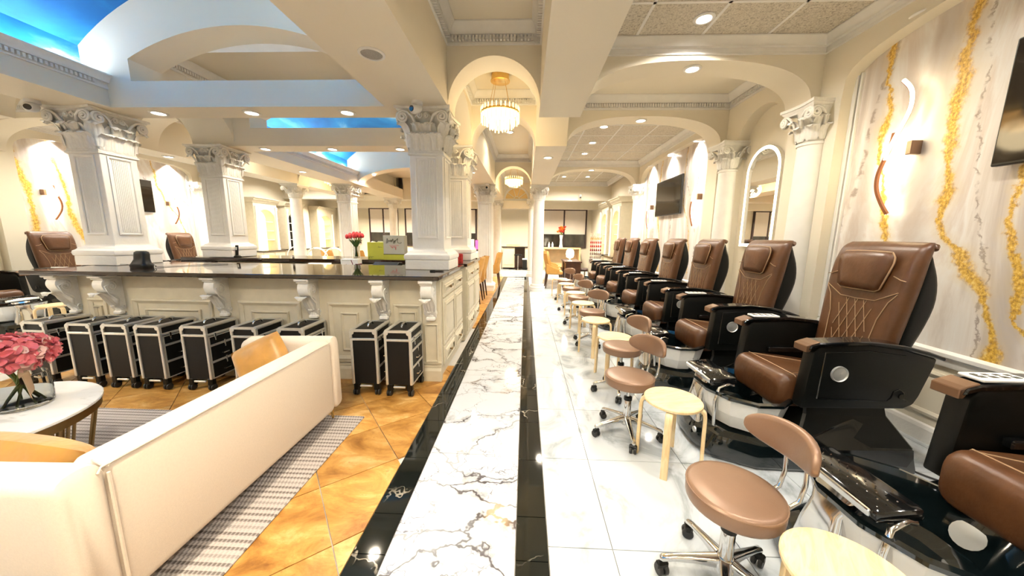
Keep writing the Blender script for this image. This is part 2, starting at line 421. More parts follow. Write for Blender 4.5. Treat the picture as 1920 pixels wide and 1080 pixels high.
LAMPW = em('desk_lamp_glow', (1,.90,.68), 8); SHELFL = em('shelf_light', (1,.78,.38), 1.6)
# ------------------------------------------------------------------ the building
Z0 = 2.79; ZT = 4.3; XC = -2.965; YF, YB = -3.4, 15.6
ROWS = [(3.62,3.95),(5.15,5.5),(8.9,9.25),(12.2,12.5)]
def mx(x): return 2*XC - x
def sx(side, a, b): return (a, b) if side == 0 else (mx(b), mx(a))
SIDE = ('right', 'left')

# ---- floor
fl = struct(MB().box(-9.6, 3.3, YF, YB+.2, -.06, -.012).build('floor', GROUT))
def tile(name, x0, x1, y0, y1, m):
    g = .0022
    return MB().box(x0+g, x1-g, y0+g, y1-g, -.012, 0).build(name, m, fl)
tcache = {}
def ctile(name, x0, x1, y0, y1, m):
    """tiles of one size share their mesh"""
    k = (name, round(x1-x0,3), round(y1-y0,3))
    if k not in tcache:
        a, b = (x1-x0)/2-.0022, (y1-y0)/2-.0022
        tcache[k] = MB().box(-a, a, -b, b, -.012, 0).mesh(name, m)
    return link(name, tcache[k], fl, ((x0+x1)/2, (y0+y1)/2, 0))
def cells(a, b, joints):
    J = [a] + [j for j in sorted(joints) if a+.02 < j < b-.02] + [b]
    return list(zip(J[:-1], J[1:]))
for y0, y1 in cells(.2, 12.0, [2.06+1.3*k for k in range(-2, 9)]): ctile('marble_slab', -.63, -.022, y0, y1, MARB)
for y0, y1 in cells(.2, 12.0, [.86, 1.316, 1.547] + [2.003+.457*k for k in range(24)]): ctile('black_border_tile', -.79, -.63, y0, y1, BMARB)
for y0, y1 in cells(.2, 12.0, [.86, 1.319, 1.564] + [2.021+.457*k for k in range(24)]): ctile('black_border_tile', -.022, .134, y0, y1, BMARB)
ctile('black_border_tile', -.79, .134, 12.0, 12.16, BMARB)
for x0, x1 in cells(.134, 3.02, [.443+.62*k for k in range(6)]):
    for y0, y1 in cells(-.2, 15.5, [1.397+.6495*k for k in range(-3, 24)]): ctile('white_tile', x0, x1, y0, y1, WTILE)
for x0, x1 in cells(-1.7, .134, [-.79,-.17]):
    for y0, y1 in cells(12.16, 15.5, [12.16+.65*k for k in range(6)]): ctile('white_tile', x0, x1, y0, y1, WTILE)
for x0, x1 in cells(-8.95, -5.25, [mx(.443)-.62*k for k in range(5)]):
    for y0, y1 in cells(3.4, 9.2, [1.397+.6495*k for k in range(2, 14)]): ctile('white_tile', x0, x1, y0, y1, WTILE)
def clip(poly, a, b, keep_less, ax):
    out = []
    for i in range(len(poly)):
        p, q = poly[i], poly[(i+1) % len(poly)]
        ip = (p[ax] <= a) if keep_less else (p[ax] >= a); iq = (q[ax] <= a) if keep_less else (q[ax] >= a)
        if ip: out.append(p)
        if ip != iq:
            t = (a-p[ax])/(q[ax]-p[ax]); out.append((p[0]+(q[0]-p[0])*t, p[1]+(q[1]-p[1])*t))
    return out
S = .455; ang = radians(38.6); ca, sa = cos(ang), sin(ang)
trav_full = MB().prism([(-S/2+.003,-S/2+.003),(S/2-.003,-S/2+.003),(S/2-.003,S/2-.003),(-S/2+.003,S/2-.003)], 'z', -.012, 0).mesh('travertine_tile', TRAV)
for (rx0, rx1, ry0, ry1) in ((-5.2,-.79,-.3,3.6),(-4.2,-.79,5.2,12.1)):
    for i in range(-30, 31):
        for j in range(-30, 31):
            cx0 = -1.186 + ca*(i+.5)*S - sa*(j+.5)*S; cy0 = 1.704 + sa*(i+.5)*S + ca*(j+.5)*S
            if not (rx0-.4 < cx0 < rx1+.4 and ry0-.4 < cy0 < ry1+.4): continue
            h = S/2-.003
            poly = [(cx0+ca*a-sa*b, cy0+sa*a+ca*b) for a, b in ((-h,-h),(h,-h),(h,h),(-h,h))]
            if all(rx0 <= p[0] <= rx1-.003 and ry0 <= p[1] <= ry1 for p in poly):
                link('travertine_tile', trav_full, fl, (cx0,cy0,0), (0,0,ang)); continue
            for a, kl, ax in ((rx0,False,0),(rx1-.003,True,0),(ry0,False,1),(ry1,True,1)):
                poly = clip(poly, a, 0, kl, ax)
                if len(poly) < 3: break
            if len(poly) >= 3:
                ar = abs(sum(poly[k][0]*poly[(k+1)%len(poly)][1]-poly[(k+1)%len(poly)][0]*poly[k][1] for k in range(len(poly))))/2
                if ar > .004: MB().prism(poly, 'z', -.012, 0).build('travertine_tile', TRAV, fl)

# ---- outer walls
struct(MB().box(-9.3, 3.3, YF-.2, YF, 0, ZT).build('wall_front', PAINT))
wb = struct(MB().box(-9.3, 3.3, YB, YB+.2, 0, ZT).build('wall_back', PAINT))
struct(MB().box(-9.3, 3.3, YF-.2, YB+.2, ZT, ZT+.1).build('ceiling', PAINT))
MUR1 = wall_marble('onyx_mural_near',
    [([(0,2.9),(1.2,2.92),(1.53,2.93),(1.7,2.97),(2.02,3.03),(2.32,3.07),(2.56,3.03),(2.88,3.12),(3.4,3.0)], .034),
     ([(0,2.14),(.68,2.14),(.99,2.18),(1.13,2.27),(1.24,2.36),(1.42,2.42),(1.49,2.50),(1.68,2.56),(1.94,2.575),(2.44,2.60),(3.4,2.55)], .062),
     ([(0,1.75),(1.1,2.08),(1.33,2.14),(1.5,2.18),(1.65,2.20),(1.81,2.20),(3.4,2.1)], .030), ([(0,.9),(1.5,1.0),(3.4,.8)], .05)],
    [([(0,3.25),(1.7,3.3),(2.0,3.22),(2.6,3.15),(3.4,3.02)], .030), ([(0,2.2),(1.4,2.30),(1.9,2.40),(3.4,2.5)], .012),
     ([(0,1.8),(.9,1.88),(1.7,2.1),(2.4,2.26),(3.4,2.40)], .010)])
MUR2 = wall_marble('onyx_mural_far',
    [([(0,6.35),(1.6,6.3),(2.2,6.6),(3.4,6.5)], .016), ([(0,7.7),(1.4,7.6),(2.0,7.8),(3.4,7.7)], .035), ([(0,5.7),(1.8,5.8),(3.4,5.7)], .02), ([(0,8.5),(1.8,8.4),(3.4,8.5)], .03)],
    [([(0,6.1),(2.0,6.2),(2.5,6.5),(3.4,6.6)], .025), ([(0,7.2),(1.8,7.1),(3.4,7.3)], .03), ([(0,8.1),(3.4,8.0)], .03)])
MUR3 = wall_marble('onyx_mural_left',
    [([(0,5.9),(1.4,5.81),(1.88,5.78),(2.4,5.76),(2.86,5.67),(3.4,5.6)], .07), ([(0,6.7),(1.3,6.43),(1.82,6.31),(2.3,6.27),(2.8,6.19),(3.4,6.1)], .06), ([(0,8.8),(1.8,8.35),(2.4,8.0),(3.4,7.9)], .025)],
    [([(0,5.9),(2.0,5.5),(2.4,5.6),(3.4,5.2)], .05), ([(0,7.6),(2.2,7.1),(3.4,6.9)], .03), ([(0,8.6),(2.4,8.4),(2.7,7.7),(3.4,7.6)], .02)])
for sd in (0, 1):
    x0, x1 = sx(sd, 3.0, 3.15)
    wl = struct(MB().box(x0, x1, YF, YB, 0, ZT).build('wall_'+SIDE[sd], PAINT))
    bays = [(-2.9,3.38,MUR1 if sd == 0 else MUR3), (5.62,8.72,MUR2 if sd == 0 else MUR3)]
    for ya, yb, mt in bays:
        a, b = sx(sd, 2.98, 3.0)
        MB().box(a, b, ya-.12, yb+.12, .70, 3.25).build('mural_panel', mt, wl)
        # flat arched surround standing proud of the mural
        a, b = sx(sd, 2.86, 3.0)
        k = MB(); k.strips(us_arch(ya-.3, yb+.3, ya, yb, 30), lambda u: Z0-.06+(supell(u,(ya+yb)/2,(yb-ya)/2,.42,4.5) if ya < u < yb else 0), lambda u: ZT, 'y', a, b)
        k.box(a, b, ya-.3, ya, 0, Z0-.06); k.box(a, b, yb, yb+.3, 0, Z0-.06)
        k.build('arch_surround', PAINT, wl, smooth=.6)
        # moulded inner jambs
        for yj, s_ in ((ya,1),(yb,-1)):
            t = MB()
            for o_, wd, pr in ((0,.035,.02),(.045,.02,.012)):
                aa, bb = sx(sd, 2.98-pr-.01, 2.985); y2 = yj+s_*o_; t.box(aa, bb, min(y2,y2+s_*wd), max(y2,y2+s_*wd), .72, 2.95)
            t.build('jamb_moulding', WHITE, wl, bevel=.004)
        # chair rail, wainscot rail
        a, b = sx(sd, 2.93, 2.985)
        pr = [(0,.60),(.02,.60),(.03,.625),(.03,.66),(.05,.675),(.05,.70),(.03,.715),(0,.72)]
        pl = [(3.0-d if sd == 0 else mx(3.0)+d, z) for d, z in pr]
        struct(MB().prism(pl, 'y', ya+.0, yb).build('trim_%d' % (1+sd), WHITE, smooth=.5))
        struct(MB().prism([(3.0-d if sd == 0 else mx(3.0)+d, z) for d, z in [(0,.0),(.022,.0),(.022,.10),(.014,.125),(0,.135)]], 'y', ya, yb).build('baseboard_'+SIDE[sd], WHITE))
        q = MB()
        ln = (yb-ya)/3
        for i in range(3):
            f = (lambda a_, b_, d_: (3.0-d_, a_, b_)) if sd == 0 else (lambda a_, b_, d_: (mx(3.0)+d_, a_, b_))
            q.ring_frame(ya+ln*i+.1, ya+ln*(i+1)-.1, .2, .54, .02, f, [(0,0),(0,.012),(1,.016),(2,.006),(2,0)])
        q.build('wainscot_moulding', PAINT, wl)
    # narrow bay: shallow arched niche
    ya, yb = 3.98, 4.92
    a, b = sx(sd, 2.86, 3.0)
    k = MB(); k.strips(us_arch(3.68, 5.2, ya, yb, 24), lambda u: 2.62+(supell(u,(ya+yb)/2,(yb-ya)/2,.47,2.0) if ya < u < yb else 0), lambda u: ZT, 'y', a, b)
    k.box(a, b, 3.68, ya, 0, 2.62); k.box(a, b, yb, 5.2, 0, 2.62)
    k.build('niche_surround', PAINT, wl, smooth=.6)

# ---- long beams along the aisles, with arches over the narrow bay
def vault(u): 
    R = 2.625; c = 3.395+.655-R
    return c + sqrt(max(.01, R*R-(u-XC)**2))
for sd in (0, 1):
    for xa, xb in ((-1.48,-.82),(.125,.58)):
        a, b = sx(sd, xa, xb); inner = xa < -1
        top = 3.10 if inner else ZT
        segs = [(YF,ROWS[0][0]),(ROWS[1][1],ROWS[2][0]),(ROWS[2][1],ROWS[3][0])]
        k = MB()
        for y0, y1 in segs: k.box(a, b, y0, y1, Z0, top)
        for y0, y1 in ROWS: k.box(a, b, y0, y1, Z0, 3.0 if inner else ZT)
        y0, y1 = ROWS[0][1], ROWS[1][0]
        k.strips(us_arch(y0, y1, y0, y1, 20), lambda u: Z0+supell(u,(y0+y1)/2,(y1-y0)/2,.5), lambda u: ZT, 'y', a, b)
        if inner:
            a2, b2 = sx(sd, -1.18, -.82)
            for s0, s1 in segs: k.box(a2, b2, s0, s1, top, ZT)
            a3, b3 = sx(sd, -1.23, -.82)
            for s0, s1 in ROWS: k.box(a3, b3, s0, s1, 3.0, ZT)
        struct(k.build('aisle_beam', PAINT, smooth=.6))
    # aisle arches and side-bay arches at each row
    for r, (y0, y1) in enumerate(ROWS):
        k = MB(); a, b = sx(sd, -.82, .125); c = (a+b)/2
        k.strips(us_arch(a, b, a, b, 28), lambda u: Z0+supell(u,c,(b-a)/2,.47), lambda u: ZT, 'x', y0, y1)
        struct(k.build('aisle_arch', PAINT, smooth=.6))
        k = MB(); a, b = sx(sd, .58, 3.0); oa, ob = sx(sd, .58, 2.78)
        if r < 3: k.strips(us_arch(a, b, oa, ob, 34), lambda u: Z0+(supell(u,(oa+ob)/2,(ob-oa)/2,.41,2.5) if oa < u < ob else 0), lambda u: ZT, 'x', y0, y1)
        else: k.box(a, b, y0, y1, Z0-.04, ZT)
        struct(k.build('side_bay_arch', PAINT, smooth=.6))
    # solid ceiling caps
    for (xa, xb, ya, yb, z) in ((-.82,.125,YF,3.62,3.53),(-.82,.125,3.95,5.15,3.53),(-.82,.125,5.5,8.9,3.53),(-.82,.125,9.25,12.2,3.53),(.58,2.86,3.95,5.15,3.46)):
        a, b = sx(sd, xa, xb)
        struct(MB().box(a, b, ya, yb, z, z+.06).build('ceiling', PAINT))

# ---- crowns with dentil bands
CROWN = [(0,0),(.10,0),(.10,.014),(.088,.026),(.072,.045),(.058,.07),(.052,.085),(.052,.10),(.010,.104),(.010,.15),(.016,.158),(.016,.175),(0,.18)]
def crown_rect(x0, x1, y0, y1, z, dent=True, sc=1.0, inner=True, mat=WHITE):
    P = lambda a, b, d: (a, b, d)
    k = MB(); k.ring_frame(x0, x1, y0, y1, 1.0, P, [(d*sc, z-h*sc) for d, h in CROWN])
    o = struct(k.build('trim_%d' % random.randint(3,9), mat, smooth=.5))
    if dent:
        q = MB(); d0, d1, za, zb = .006*sc, .050*sc, z-.148*sc, z-.108*sc; p = .034
        n = int((x1-x0-.12)/p)
        for i in range(n):
            u = x0+.06+i*p
            q.box(u, u+p*.55, y1-d1, y1-d0, za, zb)
            if y0 > 0: q.box(u, u+p*.55, y0+d0, y0+d1, za, zb)
        ys = max(y0, .6); n = int((y1-ys-.12)/p)
        for i in range(n):
            u = ys+.06+i*p
            q.box(x0+d0, x0+d1, u, u+p*.55, za, zb); q.box(x1-d1, x1-d0, u, u+p*.55, za, zb)
        s_ = q.build('dentil_band', mat, o, recalc=False); s_['kind'] = 'stuff'
    return o
for sd in (0, 1):
    for ya, yb in ((YF,3.62),(3.95,5.15),(5.5,8.9),(9.25,12.2)):
        a, b = sx(sd, -.82, .125); crown_rect(a, b, ya, yb, 3.53)
    a, b = sx(sd, .58, 2.86)
    crown_rect(a, b, 3.95, 5.15, 3.46)
    for ya, yb in ((YF,3.62),(5.5,8.9),(9.25,12.2)): crown_rect(a, b, ya, yb, 3.385, dent=False, sc=.8)

# ---- lay-in ceilings of the side bays
for sd in (0, 1):
    for ya, yb in ((-.6,3.62),(5.5,8.9),(9.25,12.2)):
        a, b = sx(sd, .58, 2.86)
        c = struct(MB().box(a, b, ya, yb, 3.41, 3.45).build('ceiling', PAINT))
        xs = [sx(sd, 2.25-.61*i, 2.25-.61*i)[0] for i in range(3)]
        y_off = 3.10 if ya < 1 else (8.58 if ya < 6 else 11.9)
        for x0, x1 in cells(a, b, xs):
            for y0, y1 in cells(ya, yb, [y_off-.61*i for i in range(8)]):
                MB().box(x0+.013, x1-.013, y0+.013, y1-.013, 3.388, 3.40).build('ceiling_tile', CTILE, c)
        g = MB()
        for x in xs: g.box(x-.013, x+.013, ya, yb, 3.385, 3.41)
        for i in range(8):
            y = y_off-.61*i
            if ya+.02 < y < yb: g.box(a, b, y-.013, y+.013, 3.385, 3.41)
        g.build('grid_bars', WHITE, c)

# ---- painted sky vaults over the middle bay, lunettes between them
LX0, LX1 = -4.45, -1.48; VX0, VX1 = -4.70, -1.23
for ya, yb in ((YF,3.62),(5.5,8.9)):
    us = [VX0+(VX1-VX0)*i/28 for i in range(29)]
    struct(MB().strips(us, lambda u: vault(u), lambda u: vault(u)+.05, 'x', ya, yb).build('ceiling', SKY, smooth=1.0))
    for x0, x1 in ((VX0-.05,VX0),(VX1,VX1+.05)):
        struct(MB().box(x0, x1, ya, yb, 3.09, 3.43).build('wall_sky_band', SKY))
for r, (y0, y1) in enumerate(ROWS):
    k = MB()
    if r < 2:
        oa, ob = -4.18, -1.75; k.box(LX0, LX1, y0, y1, Z0, 3.0); k.box(oa, ob, y0, y1, 3.0, 3.047); oc = (oa+ob)/2; h = (ob-oa)/2; R = (h*h+.30**2)/(2*.30)
        op = lambda u: 3.263+.30-R+sqrt(R*R-(u-oc)**2)
        hi = lambda u: vault(min(max(u,VX0),VX1))+.04
        k.strips([VX0+(oa-VX0)*i/5 for i in range(6)], lambda u: 3.0, hi, 'x', y0, y1)
        k.strips([oa+(ob-oa)*i/24 for i in range(25)], op, hi, 'x', y0, y1)
        k.strips([ob+(VX1-ob)*i/5 for i in range(6)], lambda u: 3.0, hi, 'x', y0, y1)
    elif r == 2:
        k.strips(us_arch(LX0, LX1, LX0, LX1, 30), lambda u: Z0+supell(u,XC,(LX1-LX0)/2,.42,2.0), lambda u: vault(u)+.04, 'x', y0, y1)
        k.strips([VX0,LX0], lambda u: 3.0, lambda u: vault(u)+.04, 'x', y0, y1); k.strips([LX1,VX1], lambda u: 3.0, lambda u: vault(u)+.04, 'x', y0, y1)
    else: k.box(LX0, LX1, y0, y1, Z0-.04, ZT)
    struct(k.build('lunette_wall', PAINT, smooth=.6))
struct(MB().box(LX0, LX1, ROWS[0][1], ROWS[1][0], 3.66, 3.72).build('ceiling', PAINT))
struct(MB().box(VX0-.1, VX1+.1, ROWS[2][1], ROWS[3][0], 3.5, 3.56).build('ceiling', PAINT))
crown_rect(LX0, LX1, ROWS[0][1], ROWS[1][0], 3.66)
# cove ledge crown below each vault (faces the middle bay)
for ya, yb in ((YF,3.62),(5.5,8.9)):
    for x, s_ in ((LX0,1),(LX1,-1)):
        pl = [(x+s_*d*.7, 3.105-h*.8) for d, h in CROWN] + [(x-s_*.02, 2.961), (x-s_*.02, 3.105)]
        o = struct(MB().prism(pl, 'y', ya, yb-.0).build('trim_10', WHITE, smooth=.5))
        q = MB(); p = .034; yy = max(ya, .5)
        for i in range(int((yb-yy-.1)/p)):
            u = yy+.02+i*p; xs_ = sorted((x+s_*.004, x+s_*.034)); q.box(xs_[0], xs_[1], u, u+p*.55, 2.986, 3.020)
        d_ = q.build('dentil_band', WHITE, o, recalc=False); d_['kind'] = 'stuff'
# ---- back rooms beyond the last row: low ceiling
struct(MB().box(-9.0, 3.0, 12.5, YB, 2.9, 2.96).build('ceiling', PAINT))
struct(MB().box(-9.0, 3.0, 14.3, 14.6, 2.62, 2.9).build('soffit_beam', PAINT))
# ------------------------------------------------------------------ lamps
ring_me = MB().lathe([(.058,0),(.085,0),(.088,-.006),(.082,-.012),(.064,-.014),(.058,-.008),(.058,0)], 24, cap=False).mesh('trim_ring', WHITE, smooth=1.0)
lens_me = MB().lathe([(0.001,-.004),(.058,-.004),(.058,-.0005),(.001,-.0005)], 20, cap=False).mesh('lens', LENS)
lens_me2 = MB().lathe([(0.001,-.004),(.058,-.004),(.058,-.0005),(.001,-.0005)], 20, cap=False).mesh('lens', LENSC)
def downlight(x, y, z, power, label, col=WARM, cool=False, spread=150, group=None, tilt=None):
    power *= 1+1.1*max(0.0, min(1.0, (y-4.5)/4.5))      # brighter lamps towards the far end
    t = thing('downlight', label, 'downlight', (x,y,z), 0, group)
    link('trim_ring', ring_me, t); link('lens', lens_me2 if cool else lens_me, t)
    ld = bpy.data.lights.new('lamp', 'AREA'); ld.shape = 'DISK'; ld.size = .12; ld.energy = power*LAMP; ld.color = col; ld.spread = radians(spread)
    lo = link('lamp', ld, t, (0,0,-.03))
    if tilt: lo.rotation_euler = tilt
    return t
for x, nm in ((-4.1,'left'),(-3.03,'middle'),(-1.96,'right')):
    downlight(x, 3.78, Z0, 26, nm+' recessed downlight under the front lunette beam')
    downlight(x, 5.32, Z0, 22, nm+' recessed downlight under the second lunette beam')
    downlight(x, 9.07, Z0+supell(x,XC,(LX1-LX0)/2,.42,2.0)-.004, 24, nm+' recessed downlight under the farthest lunette arch')
for sd in (0, 1):
    s_ = SIDE[sd]; X = lambda v: v if sd == 0 else mx(v)
    downlight(X(1.53), 3.3, 3.385, 60, s_+' bay lay-in ceiling downlight just before the first side arch', NEUT, True)
    downlight(X(1.53), 1.5, 3.385, 60, s_+' bay lay-in ceiling downlight above the nearest chairs', NEUT, True)
    downlight(X(1.53), -.6, 3.385, 60, s_+' bay lay-in ceiling downlight behind the viewpoint', NEUT, True)
    for r, (y0, y1) in enumerate(ROWS[:3]):
        downlight(X(1.68), (y0+y1)/2, Z0+.41, 24, '%s downlight at the crown of the %s side arch' % (s_, ('first','second','third')[r]))
    for i, y in enumerate((6.2,7.2,8.1)):
        downlight(X(1.33), y, 3.385, 42, '%s bay lay-in ceiling downlight, %s along the far pedicure row' % (s_, ('first','second','third')[i]), NEUT, True)
    for i, (x, y) in enumerate(((1.2,10.0),(1.2,11.1),(1.95,11.1))):
        downlight(X(x), y, 3.385, 42, '%s far bay lay-in ceiling downlight, %s of three' % (s_, ('nearest','inner','outer')[i]), NEUT, True)
    for i, y in enumerate((2.85,1.2,6.15,7.2,8.25)):
        downlight(X(2.925), y, 3.14, 30, '%s wall washer above the onyx mural, %s from the front' % (s_, ('second','first','third','fourth','fifth')[i]), (1,.95,.90), True, 120)
    downlight(X(.35), 5.85, Z0, 16, s_+' beam downlight just past the hanging pier')
    downlight(X(.35), 1.2, Z0, 26, s_+' beam downlight near the viewpoint')
    downlight(X(-.35), 7.0, 3.53, 22, s_+' aisle ceiling downlight between the two chandeliers')
    downlight(X(-.35), .7, 3.53, 44, s_+' aisle ceiling downlight over the viewpoint')
    downlight(X(-.35), -1.6, 3.53, 44, s_+' aisle ceiling downlight behind the viewpoint')
    downlight(X(-1.15), .6, Z0, 115, s_+' column beam downlight, unseen, over the sofa end')  # unseen lamp, strengthened so its bounce whitens the lunette
    downlight(X(-1.15), -1.2, Z0, 110, s_+' column beam fill downlight, added unseen behind the viewpoint')  # fill lamp added out of view for more neutral light on the lunette
    downlight(X(-1.15), 7.2, Z0, 24, s_+' column beam downlight over the far desks')
    downlight(X(1.7), 13.4, 2.9, 140, s_+' back room ceiling downlight before the windows')
    downlight(X(-.35), 13.4, 2.9, 150, s_+' back room ceiling downlight before the passage counter')
downlight(XC, 13.4, 2.9, 140, 'middle back room ceiling downlight')
# cove strips behind the crowns below the painted sky
for ya, yb, nm in ((-3.2,3.55,'near'),(5.6,8.8,'far')):
    for x, s_ in ((-4.59,'left'),(-1.34,'right')):
        o = MB().box(x-.012, x+.012, ya, yb, 3.102, 3.114).build('cove_light_strip', LEDC); tag(o, '%s cove light strip hidden along the crown of the %s painted sky' % (s_, nm), 'light strip')
        ld = bpy.data.lights.new('lamp', 'AREA'); ld.shape = 'RECTANGLE'; ld.size = .05; ld.size_y = yb-ya; ld.energy = 10*(yb-ya)*LAMP; ld.color = (1.0,.97,.90)
        link('lamp', ld, o, (x, (ya+yb)/2, 3.125), (pi,0,0))

def chandelier(loc, label):
    x, y, z = loc
    t = thing('chandelier', label, 'chandelier', loc, 0, 'crystal chandeliers over the aisle')
    MB().lathe([(.001,0),(.115,0),(.115,-.07),(.125,-.075),(.125,-.088),(.10,-.095),(.001,-.095)], 28).build('canopy', GOLD, t, smooth=.6)
    for k in range(4):
        a = pi/4+k*pi/2
        MB().tube([(.09*cos(a),.09*sin(a),-.09),(.19*cos(a),.19*sin(a),-.455)], .0025, 5).build('suspension_wire', GOLD, t)
    MB().lathe([(.238,-.455),(.252,-.455),(.252,-.478),(.238,-.478),(.238,-.455)], 40, cap=False).build('ring_band', GOLD, t, smooth=.6)
    MB().lathe([(.001,-.466),(.237,-.466),(.237,-.474),(.001,-.474)], 30, cap=False).build('light_plate', CRYL, t)
    rod = MB().lathe([(.0095,0),(.0095,-.13),(.006,-.138)], 6).mesh('crystal_rod', CRYL)
    for n, rr, z0_, zs in ((26,.245,-.478,.85),(20,.18,-.478,1.15),(14,.115,-.478,1.4)):
        for k in range(n):
            a = 2*pi*k/n
            link('crystal_rod', rod, t, (rr*cos(a), rr*sin(a), z0_), None, (1,1,zs*(1+.10*random.uniform(-1,1))))
    for k in range(28):
        a = 2*pi*(k+.5)/28; link('crystal_rod', rod, t, (.248*cos(a), .248*sin(a), -.405), None, (.9,.9,.42))
    ld = bpy.data.lights.new('lamp', 'POINT'); ld.energy = 45*LAMP; ld.color = (1,.78,.45); ld.shadow_soft_size = .2
    link('lamp', ld, t, (0,0,-.72))
    return t
chandelier((-.36,4.62,3.53), 'nearer crystal rod chandelier hanging in the aisle arch')
chandelier((-.36,9.75,3.53), 'farther crystal rod chandelier down the aisle')
# crystal pendants over the left aisle, mirrored row
chandelier((mx(-.36),9.75,3.53), 'crystal rod chandelier over the far left aisle')

# ------------------------------------------------------------------ columns
def leaf_mesh(wd, h, curl=1.0):
    """lobed acanthus leaf, ribbed, tip rolling forward"""
    m = MB()
    path = spline([(0,0,0),(.010,0,.35*h),(.018,0,.68*h),(.042*curl,0,.93*h),(.072*curl,0,.99*h),(.088*curl,0,.88*h)], 3)
    n = len(path)-1
    def fn(u, v):
        p = path[min(n, int(round(v*n)))]; a = 2*u-1
        lobe = 1+.16*abs(sin(v*3.2*pi))-.10
        ww = wd/2*(.66+.40*sin(pi*(.12+.70*v)))*lobe*(1 if v < .78 else 1-.62*(v-.78)/.22)
        rib = .020*(1-abs(a))**.7 + .007*cos(a*4*pi)*(1-abs(a)*.4)
        return (a*ww, -p.x-rib, p.z-.05*h*abs(a)**1.5*v)
    m.grid(fn, 12, n); return m
def spiral(cx, cz, r0, flip=1, y=0.0, turns=2.1, tr=.012):
    pts = []
    for k in range(26):
        a = k/25; th = pi/2*1.0 + flip*(-1)*2*pi*turns*a; r = r0*(1-.86*a)
        pts.append((cx + r*cos(th), y-.012*a, cz + r*sin(th)))
    return pts
leafL = leaf_mesh(.125,.165).mesh('acanthus_leaf', CAPM, smooth=3); leafU = leaf_mesh(.125,.24,1.25).mesh('acanthus_leaf', CAPM, smooth=3)
def volmesh(flip):
    m = MB(); sp = spiral(0,0,.058,flip); sp = [(-flip*.135,.03,-.125),(-flip*.125,.02,-.06),(-flip*.095,.0,.005),(-flip*.05,-.004,.045)] + sp
    return m.tube(sp, .0135, 6).mesh('volute', CAPM, smooth=3)
volA, volB = volmesh(1), volmesh(-1)
volS = MB().tube([(-.055,.01,-.06),(-.05,0,-.02)]+spiral(0,0,.030,1,turns=1.6), .0085, 6).mesh('volute', CAPM, smooth=3)
volS2 = MB().tube([(.055,.01,-.06),(.05,0,-.02)]+spiral(0,0,.030,-1,turns=1.6), .0085, 6).mesh('volute', CAPM, smooth=3)
def abacus_mesh(hw, z0, z1):
    m = MB(); rings = []
    def outline(w_, z, dip):
        o = []
        for k in range(4):
            for i in range(8):
                a = -1+2*i/8; p = Matrix.Rotation(k*pi/2,3,'Z') @ Vector((a*w_, -w_+dip*(1-a*a), 0)); o.append((p.x,p.y,z))
        return o
    h = z1-z0
    for f, wz in ((0,.86),(.25,.88),(.4,.93),(.6,.95),(.62,1.0),(1,1.0)): rings.append(outline(hw*wz, z0+h*f, hw*.14))
    return m.loft(rings)
def square_capital(parent, hw, z0, z1, detail=True):
    """bell with two tiers of leaves, corner volutes and a concave abacus"""
    h = z1-z0; b = MB()
    b.loft([[(p[0]*hw*k, p[1]*hw*k, z0+h*t) for p in ((-1,-1),(1,-1),(1,1),(-1,1))] for t, k in ((0,1.04),(.05,1.04),(.06,1.0),(.4,1.03),(.7,1.12),(.84,1.3))])
    b.loft([[(p[0]*hw*k, p[1]*hw*k, z0-.03+d) for p in ((-1,-1),(1,-1),(1,1),(-1,1))] for d, k in ((0,1.02),(.01,1.1),(.025,1.1),(.035,1.02))])
    cap = b.build('capital', CAPM, parent, smooth=.4)
    abacus_mesh(hw*1.62, z0+h*.84, z1).build('abacus', CAPM, cap, smooth=.5)
    pieces = []
    for k in range(4):
        R = Matrix.Rotation(k*pi/2, 4, 'Z')
        for u in (-.66,0,.66): pieces.append(('acanthus_leaf', leafL, R @ Matrix.Translation((u*hw,-hw*1.02,z0+.02))))
        for u in (-.34,.34): pieces.append(('acanthus_leaf', leafU, R @ Matrix.Translation((u*hw,-hw*1.0,z0+.04))))
        pieces.append(('acanthus_leaf', leafU, R @ Matrix.Translation((hw*.98,-hw*.98,z0+.05)) @ Matrix.Rotation(pi/4,4,'Z')))
        for me, u in ((volA,1.14),(volB,-1.14)): pieces.append(('volute', me, R @ Matrix.Translation((u*hw,-hw*1.50,z0+h*.755))))
        for me, u in ((volS,-.20),(volS2,.20)): pieces.append(('volute', me, R @ Matrix.Translation((u*hw,-hw*1.36,z0+h*.80))))
    if detail:
        for nm, me, M in pieces:
            o = link(nm, me, cap); o.matrix_local = M
    else:
        m = MB()
        for nm, me, M in pieces: m.add([M @ v.co for v in me.vertices], [tuple(p.vertices) for p in me.polygons])
        m.build('carved_leaves', CAPM, cap, smooth=3, recalc=False)
    return cap
